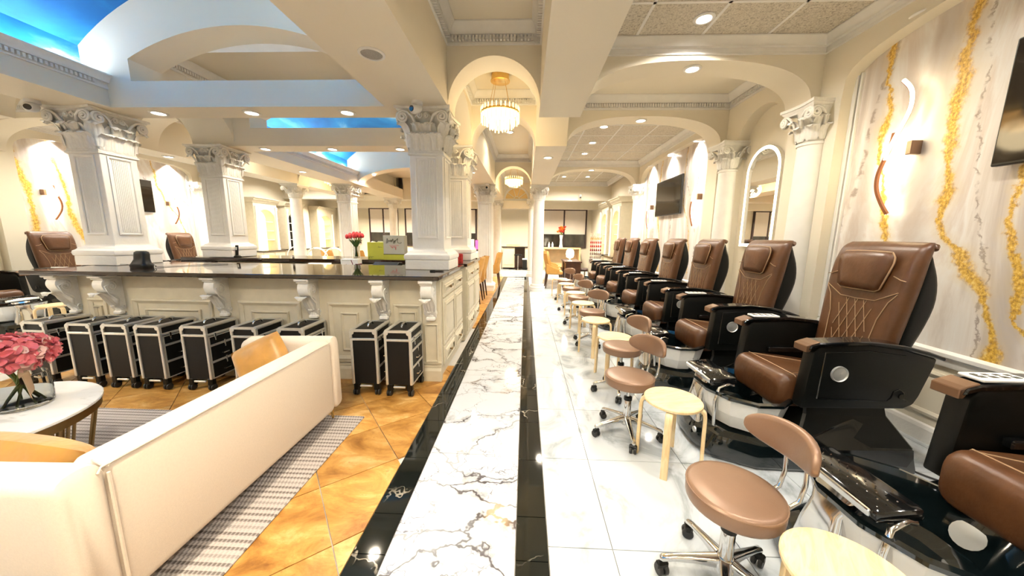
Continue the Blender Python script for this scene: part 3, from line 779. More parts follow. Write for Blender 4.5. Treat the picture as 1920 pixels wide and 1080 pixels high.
def square_column(x, y, zb, label, detail=True, hw=.178):
    t = thing('square_column', label, 'column', (x,y,zb), 0, 'square fluted columns')
    H = Z0-zb-.002; zc = H-.44
    b = MB(); b.box(-.245,.245,-.245,.245,0,.105)
    b.build('plinth', WHITE, t, bevel=.006)
    rings = [[(p[0]*k,p[1]*k,z) for p in ((-1,-1),(1,-1),(1,1),(-1,1))] for z, k in ((.105,.24),(.115,.25),(.14,.255),(.165,.25),(.175,.235),(.185,.225),(.20,.218),(.205,.20),(.22,hw+.004),(.235,hw))]
    MB().loft(rings).build('base_moulding', WHITE, t, smooth=.4)
    MB().box(-hw,hw,-hw,hw,.22,zc).build('shaft', WHITE, t, bevel=.004)
    p = MB(); pw, z0, z1 = .10, .36, zc-.06
    p.ring_frame(-pw-.02, pw+.02, z0-.02, z1+.02, .02, lambda a,b_,d: (a,-hw-d,b_), [(0,0),(0,.012),(.6,.016),(1,.010),(1,0)])
    n = 9
    for i in range(n):
        c = -pw+.02+(2*pw-.04)*(i+.5)/n; r = (2*pw-.04)/n/2*.86
        p.loft([[(c+r*cos(pi*k/5), -hw-r*.8*sin(pi*k/5), z) for k in range(6)] for z in (z0+.015,z1-.015)])
    me = p.mesh('fluted_panel', WHITE, smooth=.5)
    for k in range(4): link('fluted_panel', me, t, None, (0,0,k*pi/2))
    square_capital(t, hw, zc, H, detail)
    return t
square_column(-1.08, 3.86, 1.10, 'nearer white square fluted column on the right end of the dark counter')
square_column(mx(-1.08), 3.80, 1.10, 'white square fluted column on the left end of the dark counter, behind the black speaker')
square_column(-1.08, 5.34, 1.10, 'second white square fluted column behind the nearer one, beside the red candle')
square_column(mx(-1.08), 5.30, 1.10, 'second white square fluted column on the left, beside the cordless phone')
square_column(-1.08, 9.07, 0, 'far white square column left of the aisle, behind the mustard chairs', False)
square_column(mx(-1.08), 9.07, 0, 'far white square column behind the red tulips', False)

def round_column(x, y, label, r=.15, zb=0.0, parent_none=True, cat='column', group='round white columns'):
    t = thing('round_column', label, cat, (x,y,zb), 0, group); H = Z0-zb-.002; zc = H-.36; k = r/.15
    MB().lathe([(r*1.42,0),(r*1.42,.06),(r*1.36,.065),(r*1.40,.09),(r*1.36,.12),(r*1.2,.13),(r*1.15,.15),(r*1.22,.165),(r*1.18,.19),(r*1.02,.20)], 28).build('base', WHITE, t, smooth=.5)
    MB().lathe([(r,.19),(r,1.2),(r*.93,zc-.03),(r*1.0,zc-.028),(r*1.0,zc-.005),(r*.92,zc)], 28).build('shaft', WHITE, t, smooth=.5)
    cap = MB().lathe([(r*.92,zc),(r*.95,zc+.15),(r*1.15,zc+.27),(r*1.3,zc+.30)], 20).build('capital', CAPM, t, smooth=1)
    abacus_mesh(r*1.65, zc+.29, H).build('abacus', CAPM, cap, smooth=.5)
    m = MB()
    for i in range(8):
        M = Matrix.Rotation(i*pi/4,4,'Z') @ Matrix.Translation((0,-r*.93,zc+.01)) @ Matrix.Scale(.82,4)
        m.add([M @ v.co for v in leafL.vertices], [tuple(p.vertices) for p in leafL.polygons])
        M = Matrix.Rotation(i*pi/4+pi/8,4,'Z') @ Matrix.Translation((0,-r*.95,zc+.03)) @ Matrix.Scale(.80,4)
        m.add([M @ v.co for v in leafU.vertices], [tuple(p.vertices) for p in leafU.polygons])
    m.build('carved_leaves', CAPM, cap, smooth=3, recalc=False)
    for i in range(4):
        for me, sg in ((volA,1),(volB,-1)):
            o = link('volute', me, cap); o.matrix_local = Matrix.Rotation(i*pi/2,4,'Z') @ Matrix.Translation((sg*r*1.22,-r*1.5,zc+.235)) @ Matrix.Scale(.85,4)
    return t
round_column(.34, 9.05, 'round white column standing free at the right edge of the aisle')
round_column(mx(.34), 9.05, 'round white column far left, between the arched cabinet and the lit shelves')
round_column(-1.05, 12.3, 'round white column beside the aisle, just left of the fan window')
round_column(mx(-1.05), 12.3, 'round white column behind the tulips, right of the far square column')
round_column(.20, 12.3, 'slim round white column right of the fan window', .11)
for sd in (0, 1):
    for i, yy in enumerate((3.62, 5.02, 8.84)):
        round_column(2.85 if sd == 0 else mx(2.85), yy, '%s wall half column with carved capital, %s along the murals' % (SIDE[sd], ('first','second','third')[i]), .125, 0, cat='column', group='wall half columns')

# security cameras
def seccam(loc, label, rz=0.0):
    t = thing('security_camera', label, 'camera', loc, rz)
    MB().lathe([(.001,.05),(.05,.045),(.055,.02),(.055,0),(.03,-.01)], 16).build('mount', PLAST, t, smooth=1)
    MB().tube([(0,.03,-.02),(0,-.01,-.045),(0,-.06,-.055),(0,-.075,-.056)], [.035,.045,.045,.03], 14).build('housing', PLAST, t, smooth=1)
    MB().tube([(0,-.07,-.056),(0,-.082,-.057)], [.03,.026], 14).build('lens', BLK, t, smooth=1)
seccam((-1.10,3.50,2.76), 'white security camera on the capital of the nearer right column', -.5)
seccam((mx(-1.10)-.2,3.42,2.76), 'white security camera on the capital of the left column', .5)
seccam((-1.0,8.68,2.74), 'white security camera on the far column left of the aisle')
seccam((1.9,12.14,2.9), 'small black-eyed security camera on the far flat wall right of the aisle')
sp = thing('ceiling_speaker', 'grey round speaker flush in the beam underside above the sofa', 'speaker', (-1.15,2.62,Z0))
MB().lathe([(.075,0),(.095,-.001),(.095,-.008),(.078,-.012),(.075,0)], 28, cap=False).build('rim', WHITE, sp, smooth=1)
MB().lathe([(.001,-.006),(.076,-.006),(.076,0),(.001,0)], 24, cap=False).build('grille', pm('speaker_grille',(.30,.29,.27),.7,nz=(200,.3)), sp)
# ------------------------------------------------------------------ pedicure chairs
def ring_yz(x, zc, w, h, r=.06): return [(x, p[0], zc+p[1]) for p in rrect(w, h, r, 4)]
LEAN = math.atan(.13)
def back_pt(y, s, n):
    """point on the reclined back: y across, s up along the back from z=1.08, n out of the front"""
    return (.376+s*sin(LEAN)-n*cos(LEAN), y, 1.08+s*cos(LEAN)+n*sin(LEAN))
def ring_back(x, z, w, t, lean=LEAN, r=.05):
    return [(x-p[1]*cos(lean), p[0], z+p[1]*sin(lean)) for p in rrect(w, t, r, 4)]
def make_pedicure_chair(label, group):
    T = thing('pedicure_chair', label, 'chair', (0,0,0), 0, group)
    O = [(-.80,-.10),(-.75,-.25),(-.52,-.365),(.10,-.375),(.45,-.37),(.48,-.30),(.48,.30),(.45,.37),(.10,.375),(-.52,.365),(-.75,.25),(-.80,.10)]
    def ol(k, z, dx=0): return [(p[0]*k+dx, p[1]*k, z) for p in O]
    pf = MB().loft([ol(.965,0,-.005), ol(1,.025), ol(1.0,.05), ol(.95,.16,.005), ol(.89,.19,.01)]).build('platform', BLKG, T, smooth=.45, bevel=0)
    q = MB(); q.loft([[(x0,-hw,z),(x1,-hw,z),(x1,hw,z),(x0,hw,z)] for x0, x1, hw, z in ((-.40,.45,.355,.17),(-.26,.40,.33,.24),(-.20,.32,.28,.36),(-.20,.30,.27,.45))])
    q.build('pedestal', BLKM, T, bevel=.012)
    for s_ in (-1, 1):
        MB().add([(-.34,s_*.37,.16),(.44,s_*.368,.06),(.44,s_*.35,.17),(.10,s_*.29,.34),(-.30,s_*.33,.21)], [(0,1,2),(0,2,3),(0,3,4)]).build('side_fin', BLK, T, recalc=False)
    # faceted foot bath
    bx, by = -.47, -.03; N = 12
    def el(rx, ry, z): return [(bx+rx*cos(2*pi*(k+.5)/N), by+ry*sin(2*pi*(k+.5)/N), z) for k in range(N)]
    bowl = MB().loft([el(.15,.20,.19), el(.20,.245,.21), el(.245,.295,.31), el(.272,.325,.425)], cap=False).build('foot_bath', BOWL, T, recalc=False)
    MB().loft([el(.272,.325,.42), el(.286,.34,.428), el(.286,.34,.445), el(.262,.312,.45), el(.235,.285,.38), el(.19,.24,.28), el(.12,.16,.255)], cap=False).build('basin', BLKG, bowl, smooth=.5)
    MB().loft([el(.13,.17,.256), el(.001,.001,.254)], cap=False).build('basin_floor', BLKG, bowl)
    d = MB().lathe([(.001,0),(.05,0),(.052,.006),(.001,.009)], 18); d.xf(Matrix.Translation((bx+.215,by-.02,.345)) @ Matrix.Rotation(radians(-62),4,'Y')); d.build('jet_plate', SILV, bowl, smooth=.5)
    # foot rest on its chrome stalk
    f = MB().obox((-.645,.03,.505), (.17,.37,.055), 0, 0, -.12).build('foot_rest', BLK, T, bevel=.018, seg=2, smooth=.6)
    MB().obox((-.735,.03,.500), (.014,.33,.03), 0, 0, -.12).build('rest_trim', CHR, f, bevel=.004)
    dots = MB()
    for i in range(4):
        for j in range(9): dots.obox((-.70+i*.035,-.12+j*.038,.5365-.0045*i+.012), (.005,.004,.003), .4)
    dots.build('glitter_dots', CHR, f)  # chrome specks put in for the glitter of the black surface
    MB().loft([[(x+p[0], p[1]+.03, z) for p in rrect(a, b_, .03)] for x, z, a, b_ in ((-.72,.16,.10,.22),(-.725,.28,.08,.17),(-.71,.38,.07,.14),(-.66,.48,.10,.20))]).build('chrome_stalk', CHR, T, smooth=1)
    MB().tube([(-.70,-.17,.20),(-.715,-.18,.38),(-.69,-.17,.47),(-.62,-.15,.49),(-.58,-.14,.475)], .012, 8).build('faucet', CHR, T, smooth=1)
    kn = MB().lathe([(.001,.012),(.02,.01),(.022,0)], 12); kn.xf(Matrix.Translation((-.785,-.10,.12)) @ Matrix.Rotation(-pi/2,4,'Y')); kn.build('knob', SILV, T, smooth=.6)
    # seat
    S_ = [(-.355,.475,.40,.12,.05),(-.345,.475,.46,.19,.06),(-.31,.485,.50,.225,.06),(-.24,.49,.515,.22,.05),(-.05,.485,.52,.20,.05),(.15,.47,.52,.18,.05),(.32,.46,.50,.17,.05)]
    seat = MB().loft([ring_yz(x, z, wd, h, r) for x, z, wd, h, r in smooth_rings(S_)]).build('seat', LEA, T, smooth=1.2)
    st = MB(); st.tube([(-.25,-.260,.42),(-.25,-.260,.55),(-.25,-.225,.600),(-.25,0,.602),(-.25,.225,.600),(-.25,.260,.55),(-.25,.260,.42)], .0035, 5)
    st.tube([(-.25,-.2,.602),(-.05,-.13,.587),(.15,-.12,.562)], .003, 5); st.tube([(-.25,.2,.602),(-.05,.13,.587),(.15,.12,.562)], .003, 5)
    st.build('seam', STIT, seat, smooth=1)
    # back
    B_ = [(.29,.55,.46,.10),(.327,.70,.50,.11),(.353,.90,.525,.11),(.376,1.08,.545,.11),(.397,1.24,.555,.11),(.415,1.35,.555,.10),(.44,1.43,.54,.08),(.47,1.468,.50,.03)]
    back = MB().loft([ring_back(x, z, wd, max(t,.02)) for x, z, wd, t in smooth_rings(B_)]).build('backrest', LEA, T, smooth=1.2)
    MB().loft([ring_back(x, z, wd, max(t,.015), LEAN, .04) for x, z, wd, t in smooth_rings(((.35,.50,.43,.06),(.395,.70,.49,.09),(.44,.90,.52,.13),(.475,1.08,.53,.15),(.485,1.22,.52,.13),(.48,1.34,.50,.08),(.475,1.42,.46,.03)))]).build('back_shell', BLKM, T, smooth=1.0)
    MB().tube([(.47,-.262,1.425),(.478,-.25,1.438),(.482,-.2,1.444),(.482,0,1.446),(.482,.2,1.444),(.478,.25,1.438),(.47,.262,1.425)], [.012,.024,.027,.027,.027,.024,.012], 10).build('top_roll', LEA, back, smooth=1.2)
    hexo = [(-.15,.13),(-.05,.135),(.05,.135),(.15,.13),(.172,.10),(.175,.06),(.14,-.11),(.115,-.125),(-.115,-.125),(-.14,-.11),(-.175,.06),(-.172,.10)]
    def hx(k, n): return [back_pt(p[0]*k, .185+p[1]*k, n) for p in hexo]
    pil = MB().loft([hx(.93,.045), hx(1.0,.06), hx(1.0,.08), hx(.93,.10), hx(.6,.113), hx(.2,.117)]).build('head_pillow', LEA, T, smooth=1.2)
    MB().tube(hx(1.015,.075)+[hx(1.015,.075)[0]], .005, 6, cap=False).build('piping', STIT, pil, smooth=1)
    sm = MB()
    def ln(a, b): sm.tube([back_pt(a[0], a[1], .0572), back_pt((a[0]+b[0])/2, (a[1]+b[1])/2, .0575), back_pt(b[0], b[1], .0572)], .0022, 4)
    for i in range(-2, 5):
        y0 = -.12+.06*i
        for sg in (1, -1):
            pa, pb = (sg*y0, -.42), (sg*(y0+.13), -.01)
            def cl(p, q, lim):
                if p[0]*sg < -.115: t_ = (-.115-p[0]*sg)/((q[0]-p[0])*sg); p = (sg*-.115, p[1]+(q[1]-p[1])*t_)
                if q[0]*sg > .115: t_ = (.115-p[0]*sg)/((q[0]-p[0])*sg); q = (sg*.115, p[1]+(q[1]-p[1])*t_)
                return p, q
            a_, b_ = cl(pa, pb, .115)
            if b_[1]-a_[1] > .03: ln(a_, b_)
    for s_ in (-1, 1):
        sm.tube([back_pt(s_*y, s, .0575) for y, s in ((.15,-.48),(.15,-.3),(.165,-.12),(.20,.0),(.24,.06))], .003, 5)
        sm.tube([back_pt(s_*y, s, .059) for y, s in ((.185,.17),(.23,.15),(.262,.145))], .003, 5)
    sm.tube([back_pt(y, s, .0585) for y, s in ((-.24,.07),(-.12,.0),(0,-.005),(.12,.0),(.24,.07))], .003, 5)
    sm.build('stitching', STIT, back, smooth=1)
    # arms
    prof = [(-.285,.43),(-.255,.80),(-.225,.835),(.05,.852),(.25,.832),(.47,.775),(.465,.73),(.41,.53),(.385,.475),(.33,.445)]
    for s_ in (-1, 1):
        ya, yb = sorted((s_*.345, s_*.262))
        arm = MB().prism(prof, 'y', ya, yb).build('armrest', BLKM, T, bevel=.012, seg=2, smooth=.5)
        tp = [(-.30,.815),(-.29,.845),(-.24,.862),(.05,.878),(.25,.858),(.40,.822),(.50,.787),(.50,.765),(.40,.797),(.25,.832),(.05,.852),(-.24,.836)]
        ya, yb = sorted((s_*.362, s_*.248))
        MB().prism(tp, 'y', ya, yb).build('arm_cap', BLK, arm, bevel=.006, smooth=.5)
        MB().prism([(-.312,.80),(-.312,.84),(-.285,.852),(-.235,.868),(-.235,.858),(-.27,.84),(-.29,.80)], 'y', ya+.008, yb-.008).build('arm_tip', TIPM, arm, bevel=.003)
        m = MB().lathe([(.001,.012),(.030,.010),(.042,.006),(.048,.012),(.050,0)], 26, cap=False); m.xf(Matrix.Translation((-.09,s_*.345,.665)) @ Matrix.Rotation(s_*-pi/2,4,'X'))
        m.build('medallion', SILV, arm, smooth=.8)
        g = MB(); yo = s_*.347
        g.tube([(-.20,yo,.50),(-.19,yo,.80),(.06,yo,.815),(.28,yo,.79)], .0035, 5); g.tube([(-.20,yo,.50),(.22,yo,.495),(.24,yo,.52),(.25,yo,.56),(.28,yo,.575),(.31,yo,.555),(.31,yo,.515),(.34,yo,.50)], .0035, 5)
        g.build('groove_line', BLK, arm, smooth=1)
        k = MB().lathe([(.001,.008),(.016,.007),(.018,0)], 12, cap=False); k.xf(Matrix.Translation((.30,s_*.345,.53)) @ Matrix.Rotation(s_*-pi/2,4,'X')); k.build('hinge_cap', BLK, arm, smooth=.8)
        if s_ == 1:
            MB().box(-.10,.20,.225,.262,.60,.64).build('tray_ledge', BLK, arm, bevel=.006)
            pad = MB().obox((-.12,.305,.876), (.20,.085,.014), 0, 0, .0).build('control_pad', PLAST, arm, bevel=.004)
            bt = MB()
            for i in range(4): bt.box(-.20+i*.045,-.175+i*.045,.285,.303,.883,.8845); bt.box(-.20+i*.045,-.18+i*.045,.312,.326,.883,.8845)
            for c in range(1): bt.box(-.205,-.19,.29,.32,.883,.8846)
            bt.build('pad_buttons', INK, arm)
    return T
YR = [1.25, 2.36, 3.43, 4.47, 5.50, 6.60, 7.62, 8.58]
pc = make_pedicure_chair('x', 'pedicure chairs along the right mural')
RL = ['brown pedicure chair cropped by the right edge of the picture', 'nearest fully seen brown pedicure chair, left of the cropped one',
      'second fully seen brown pedicure chair, before the arched lit mirror', 'third fully seen brown pedicure chair in the right row', 'fourth fully seen brown pedicure chair in the right row',
      'fifth fully seen brown pedicure chair in the right row', 'second to last brown pedicure chair in the right row', 'farthest brown pedicure chair in the right row']
for ch in pc.children:
    if ch.name in ('backrest','back_shell','head_pillow'): ch.location = (-.045,0,0)
pc.location = (2.03, YR[1], 0); pc['label'] = RL[1]
for y, l in zip(YR[2:], RL[2:]): dup(pc, (2.03,y,0), 0, l)
c0 = dup(pc, (2.0,YR[0],0), 0, RL[0])
for ch in c0.children:      # this one is swivelled and slid a little towards the viewer on its base
    if ch.name.split('.')[0] in ('seat','backrest','back_shell','head_pillow','armrest','pedestal'): ch.location = ch.location + Vector((.08,-.17,.045))
LL = ['brown pedicure chair at the left edge, only seat and arm showing', 'brown pedicure chair left of the left counter column', 'brown pedicure chair mostly hidden behind the left counter column', 'brown pedicure chair right of the left counter column, under the wall screen']
for y, l in zip((4.42,5.55,6.65,7.75), LL): dup(pc, (mx(2.0),y,0), pi, l, 'pedicure chairs along the left mural')
tag(MB().tube(spline([(2.47,2.1,.05),(2.52,2.05,.012),(2.6,1.95,.008),(2.72,1.86,.008),(2.9,1.85,.008)],6), .006, 6).build('power_cord', RUBB, smooth=1), 'black power cord on the white floor behind the nearest seen chair', 'cord')

# ------------------------------------------------------------------ rolling stools
def make_rolling_stool(label):
    T = thing('rolling_stool', label, 'stool', (0,0,0), 0, 'bronze rolling stools')
    seat = MB().lathe([(.001,.405),(.164,.405),(.172,.409),(.175,.418),(.176,.462),(.172,.470),(.155,.475),(.10,.479),(.001,.480)], 36).build('seat', LEAS, T, smooth=.9)
    MB().tube([(.175*cos(2*pi*k/40), .175*sin(2*pi*k/40), .465) for k in range(41)], .003, 5, cap=False).build('piping', LEAS, seat, smooth=1)
    MB().lathe([(.001,.39),(.08,.39),(.09,.405),(.001,.405)], 16).build('seat_plate', BLKM, T)
    MB().lathe([(.014,.28),(.014,.40)], 14).build('piston', CHR, T, smooth=.6)
    MB().lathe([(.024,.09),(.027,.10),(.027,.28),(.022,.29)], 18).build('gas_cylinder', CHR, T, smooth=.6)
    MB().lathe([(.030,.275),(.030,.30),(.018,.305)], 16).build('collar', BLKM, T, smooth=.6)
    hub = MB().lathe([(.001,.085),(.042,.085),(.045,.12),(.03,.15),(.001,.15)], 16).build('hub', CHR, T, smooth=.8)
    arm = MB().loft([[(x, p[0], z+p[1]) for p in rrect(wd, h, .008, 2)] for x, z, wd, h in ((.03,.125,.045,.045),(.12,.112,.034,.030),(.20,.095,.028,.024),(.245,.082,.03,.026),(.255,.078,.02,.018))]).mesh('spoke', CHR, smooth=1)
    whl = MB(); 
    for dy in (-.014,.014):
        k = MB().lathe([(.001,-.009),(.022,-.009),(.026,-.005),(.026,.005),(.022,.009),(.001,.009)], 14); k.xf(Matrix.Translation((0,dy,0)) @ Matrix.Rotation(pi/2,4,'X')); whl.add(k.v, k.f)
    whl = whl.mesh('wheel', RUBB, smooth=.6)
    fork = MB().obox((0,0,.022),(.03,.052,.03)).mesh('caster', BLKM, bevel=.006)
    for i in range(5):
        a = 2*pi*i/5+.3
        link('spoke', arm, T, None, (0,0,a))
        c = link('caster', fork, T, (.243*cos(a), .243*sin(a), .0265), (0,0,a*1.7))
        link('wheel', whl, c, (0,0,0))
    # low back pad, curved round the sitter
    def ring(t):
        a = -.80+1.6*t; e = max(.0, 1-abs(2*t-1)**2.4)**.5; hh = .010+.140*e; th = .016+.024*e
        cx, cy = .255*cos(a)-.02, .225*sin(a)
        return [(cx+(p[1])*cos(a), cy+p[1]*sin(a), .665+p[0]) for p in rrect(hh, th, .018, 3)]
    bk = MB().loft([ring(.5-.5*cos(pi*i/18)) for i in range(19)]).build('backrest', LEAS, T, smooth=1.4)
    for s_ in (-1, 1):
        MB().tube([(.10,s_*.045,.398),(.20,s_*.045,.395),(.255,s_*.045,.425),(.272,s_*.045,.50),(.262,s_*.045,.66)], .0085, 8).build('back_rod', CHR, T, smooth=1)
    return T
rs = make_rolling_stool('x')
RS = [((.87,1.25,0),.15,'front bronze rolling stool with oval back, before the nearest chair'),((.79,2.37,0),.55,'bronze rolling stool behind the second wooden stool'),
      ((.93,3.06,0),.35,'bronze rolling stool overlapping the third wooden stool'),((.94,4.55,0),.9,'bronze rolling stool partly behind the fourth wooden stool'),
      ((.92,5.64,0),.7,'bronze rolling stool behind the fifth wooden stool'),((.94,6.66,0),.5,'bronze rolling stool beyond the sixth wooden stool'),((.95,7.84,0),.8,'farthest bronze rolling stool near the mustard chairs'),
      ((2.66,2.88,0),3.3,'rolling stool pushed against the wall behind the nearest chair'),
      ((mx(.9)-.28,4.95,0),3.4,'bronze rolling stool left of the counter end')]
rs.location, rs.rotation_euler = RS[0][0], (0,0,RS[0][1]); rs['label'] = RS[0][2]
for l, a, n in RS[1:]: dup(rs, l, a, n)

# ------------------------------------------------------------------ bentwood stools
def make_wood_stool(label):
    T = thing('wooden_stool', label, 'stool', (0,0,0), 0, 'birch bentwood stools')
    MB().lathe([(.001,.428),(.168,.428),(.175,.433),(.175,.446),(.170,.451),(.001,.451)], 40).build('seat', BIRCH, T, smooth=.6)
    pts = spline([(.10,0,.416),(.15,0,.416),(.178,0,.405),(.188,0,.375),(.190,0,.33),(.192,0,.16),(.195,0,.0)], 4)
    rings = []
    for i, p in enumerate(pts):
        d = (pts[min(i+1,len(pts)-1)]-pts[max(i-1,0)]).normalized(); nr = Vector((-d.z,0,d.x))
        rings.append([tuple(p + Vector((0,q[0],0)) + nr*q[1]) for q in rrect(.042,.022,.004,1)])
    leg = MB().loft(rings).mesh('leg', BIRCH, smooth=.6)
    for k in range(4): link('leg', leg, T, None, (0,0,pi/4+k*pi/2))
    return T
ws = make_wood_stool('x')
WS = [((1.03,.925,0),.9,'nearest birch stool at the bottom edge, beside the cropped foot bath'),((.975,2.06,0),.28,'birch stool before the nearest fully seen chair'),
      ((.96,3.42,0),.2,'third birch stool along the row, behind a bronze rolling stool'),((.905,4.13,0),.5,'fourth birch stool along the row'),((.93,5.22,0),.4,'fifth birch stool along the row'),
      ((.96,6.2,0),.7,'sixth birch stool along the row'),((.93,7.38,0),.5,'seventh birch stool along the row'),((.88,8.25,0),.6,'farthest birch stool near the round column'),
      ((mx(.72),4.35,0),.5,'birch stool left of the counter, behind the black cases')]
ws.location, ws.rotation_euler = WS[0][0], (0,0,WS[0][1]); ws['label'] = WS[0][2]
for l, a, n in WS[1:]: dup(ws, l, a, n)
# ------------------------------------------------------------------ front counter
CX0, CX1, CYF, CZ = -4.72, -.835, 3.205, 1.06
ct = thing('reception_counter', 'long cream panelled counter with carved brackets, behind the black cases', 'counter', (-2.8,CYF,0))
def wl_(m, name, mat, parent, **k):
    m.xf(Matrix.Translation((2.8,-CYF,0))); return m.build(name, mat, parent, **k)
wl_(MB().box(CX0,-1.52,CYF,3.62,0,CZ).box(-1.52,CX1,CYF,CYF+.03,0,CZ), 'body', CABM, ct)
wl_(MB().prism([(CYF-.03,0),(CYF-.03,.11),(CYF-.018,.14),(CYF,.15),(CYF,0)], 'x', CX0, CX1), 'plinth', CABM, ct)
top = MB().prism([(CX0-.16,2.985),(-.80,3.02),(-.80,4.32),(-1.55,4.32),(-1.55,4.12),(CX0-.16,4.12)], 'z', CZ, CZ+.04).build('dark_worktop', GRAN, bevel=.006, smooth=.4)
tag(top, 'polished dark stone worktop of the front counter', 'worktop')
P = lambda a, b, d: (a, CYF-d, b)
MO = [(0,0),(0,.016),(.35,.024),(.7,.012),(1,.006),(1,0)]
cx = [-4.66,-4.18,-3.05,-2.12,-1.40,-.93]
for i in range(5):
    a, b = cx[i]+.14, cx[i+1]-.14
    if b-a < .2: a, b = cx[i]+.09, cx[i+1]-.09
    m = MB().ring_frame(a, b, .20, .80, .045, P, MO); wl_(m, 'panel_frame', CABM, ct, smooth=.5)
    if b-a > .3:
        m = MB().ring_frame(a+.13, b-.13, .30, .70, .03, P, MO); m.box(a+.15, b-.15, CYF-.008, CYF, .32, .68); wl_(m, 'raised_panel', CABM, ct, smooth=.5)
    else:
        m = MB().ring_frame(a+.06, b-.06, .52, .72, .02, P, MO); wl_(m, 'raised_panel', CABM, ct, smooth=.5)
for c in cx:
    m = MB().ring_frame(c-.065, c+.065, .20, .60, .018, P, MO); wl_(m, 'panel_frame', CABM, ct, smooth=.5)
rails = MB()
for z in (.155,.19): rails.prism([(CYF,z-.012),(CYF-.018,z-.008),(CYF-.018,z+.008),(CYF,z+.012)], 'x', CX0, CX1)
wl_(rails, 'base_rail', CABM, ct)
# carved brackets under the overhang
def bracket_mesh():
    side = spline([(0,0,0),(-.03,0,.03),(-.055,0,.085),(-.045,0,.14),(-.075,0,.185),(-.135,0,.225),(-.165,0,.285),(-.155,0,.335),(-.12,0,.36)],4)
    poly = [(p.x, p.z) for p in side] + [(-.12,.37),(0,.37)]
    m = MB(); 
    m.loft([[(x, p[0]*k, .008+p[1]*1.0) for p in poly] for x, k in ((-.056,.93),(-.05,1.0),(.05,1.0),(.056,.93))])
    return m
br = bracket_mesh().mesh('bracket', CAPM, smooth=.6)
scr = MB()
for s_ in (-1, 1):
    scr.tube([(s_*.058, -.095+.045*(1-.85*k/22)*cos(pi*.5-k*.52), .285+.05*(1-.85*k/22)*sin(pi*.5-k*.52)) for k in range(23)], .007, 5)
    scr.tube([(s_*.058, -.02+.022*(1-.8*k/14)*cos(-k*.52), .07+.026*(1-.8*k/14)*sin(-k*.52)) for k in range(15)], .006, 5)
    scr.tube([(s_*.052,-.06,.33),(s_*.056,-.15,.29),(s_*.054,-.12,.21),(s_*.052,-.055,.15),(s_*.05,-.058,.08)], .007, 5)
scr = scr.mesh('scroll', CAPM, smooth=3)
cp = MB().box(-.07,.07,-.185,0,.375,.40).box(-.062,.062,-.165,0,.355,.378).mesh('bracket_cap', CAPM, bevel=.006)
ft = MB().box(-.045,.045,-.045,0,-.015,.02).mesh('bracket_foot', CAPM, bevel=.008)
for c in cx:
    o = link('bracket', br, ct, (c+2.8, 0, .655))
    link('scroll', scr, o); link('bracket_cap', cp, o); link('bracket_foot', ft, o)
    lf = link('acanthus_leaf', leafU, o); lf.matrix_local = Matrix.Translation((0,-.055,.08)) @ Matrix.Rotation(radians(24),4,'X') @ Matrix.Scale(.86,4)
    l2 = link('acanthus_leaf', leafL, o); l2.matrix_local = Matrix.Translation((0,-.02,-.01)) @ Matrix.Scale(.6,4)
# end cabinets facing the aisle
def end_cabinet(y0, y1, xf, label, back_x):
    T = thing('end_cabinet', label, 'cabinet', (xf,y0,0), 0, 'aisle end cabinets'); L = y1-y0
    MB().box(back_x-xf, 0, 0, L, .09, CZ-.001).build('carcass', CABM, T)
    MB().box(back_x-xf, -.03, .02, L-.02, 0, .09).build('toe_kick', CABM, T)
    PX = lambda a, b, d: (d, a, b)
    def front(name, a, b, z0, z1, knob):
        m = MB().box(0, .018, a, b, z0, z1)
        d = m.build(name, CABM, T, bevel=.003)
        q = MB().ring_frame(a+.035, b-.035, z0+.035, z1-.035, .03, lambda p, r, e: (.018+e, p, r), [(0,0),(.2,.010),(.5,.004),(1,.012),(1.2,.012)])
        q.box(.018, .028, a+.08, b-.08, z0+.08, z1-.08) if z1-z0 > .25 else None
        q.build('raised_field', CABM, d, smooth=.4)
        if knob:
            k = MB().lathe([(.008,0),(.006,.012),(.016,.02),(.014,.03),(.001,.034)], 12); k.xf(Matrix.Translation((.018,(a+b)/2,knob)) @ Matrix.Rotation(pi/2,4,'Y')); k.build('knob', BRONZ, d, smooth=.8)
    n = 2
    w_ = (L-.08)/n
    for i in range(n):
        a, b = .03+i*(w_+.02), .03+i*(w_+.02)+w_
        front('drawer', a, b, .86, 1.02, .94); front('door', a, b, .36, .84, 0); front('drawer', a, b, .14, .34, .24)
    return T
end_cabinet(3.238, 4.30, -.835, 'nearer cream end cabinet of the counter with doors facing the aisle', -1.5)
end_cabinet(4.50, 5.70, -.81, 'farther cream end cabinet below the second column, facing the aisle', -1.5)
tag(MB().box(-1.55,-.785,4.46,5.74,CZ,CZ+.04).build('dark_worktop', GRAN, bevel=.006), 'dark stone worktop under the second right column', 'worktop')
# inner service counter behind
ic = thing('service_counter', 'inner cream service counter with open shelves behind the front counter', 'counter', (-3.2,5.1,0))
k = MB(); k.box(-2.2,1.65,.0,.03,.12,.30); k.box(-2.2,1.65,.58,.62,0,1.02); k.box(-2.2,1.65,0,.6,.95,1.02)
for x in (-2.2,-1.5,-.75,-.1,.45,1.0,1.6): k.box(x,x+.05,0,.6,0,1.0)
k.build('carcass', CABM, ic)
for i, (x0, x1) in enumerate(((-2.13,-1.52),(-1.43,-.77),(.52,.98))):
    d = MB().box(x0, x1, -.018, 0, .62, .93).build('drawer', CABM, ic, bevel=.003)
    MB().ring_frame(x0+.04, x1-.04, .66, .89, .025, lambda a,b,e: (a,-.018-e,b), [(0,0),(.2,.01),(.6,.003),(1,.01)]).build('raised_field', CABM, d)
tag(MB().box(-5.45,-1.5,5.04,5.78,CZ-.02,CZ+.035).build('dark_worktop', GRAN, bevel=.006), 'dark stone worktop of the inner service counter', 'worktop')
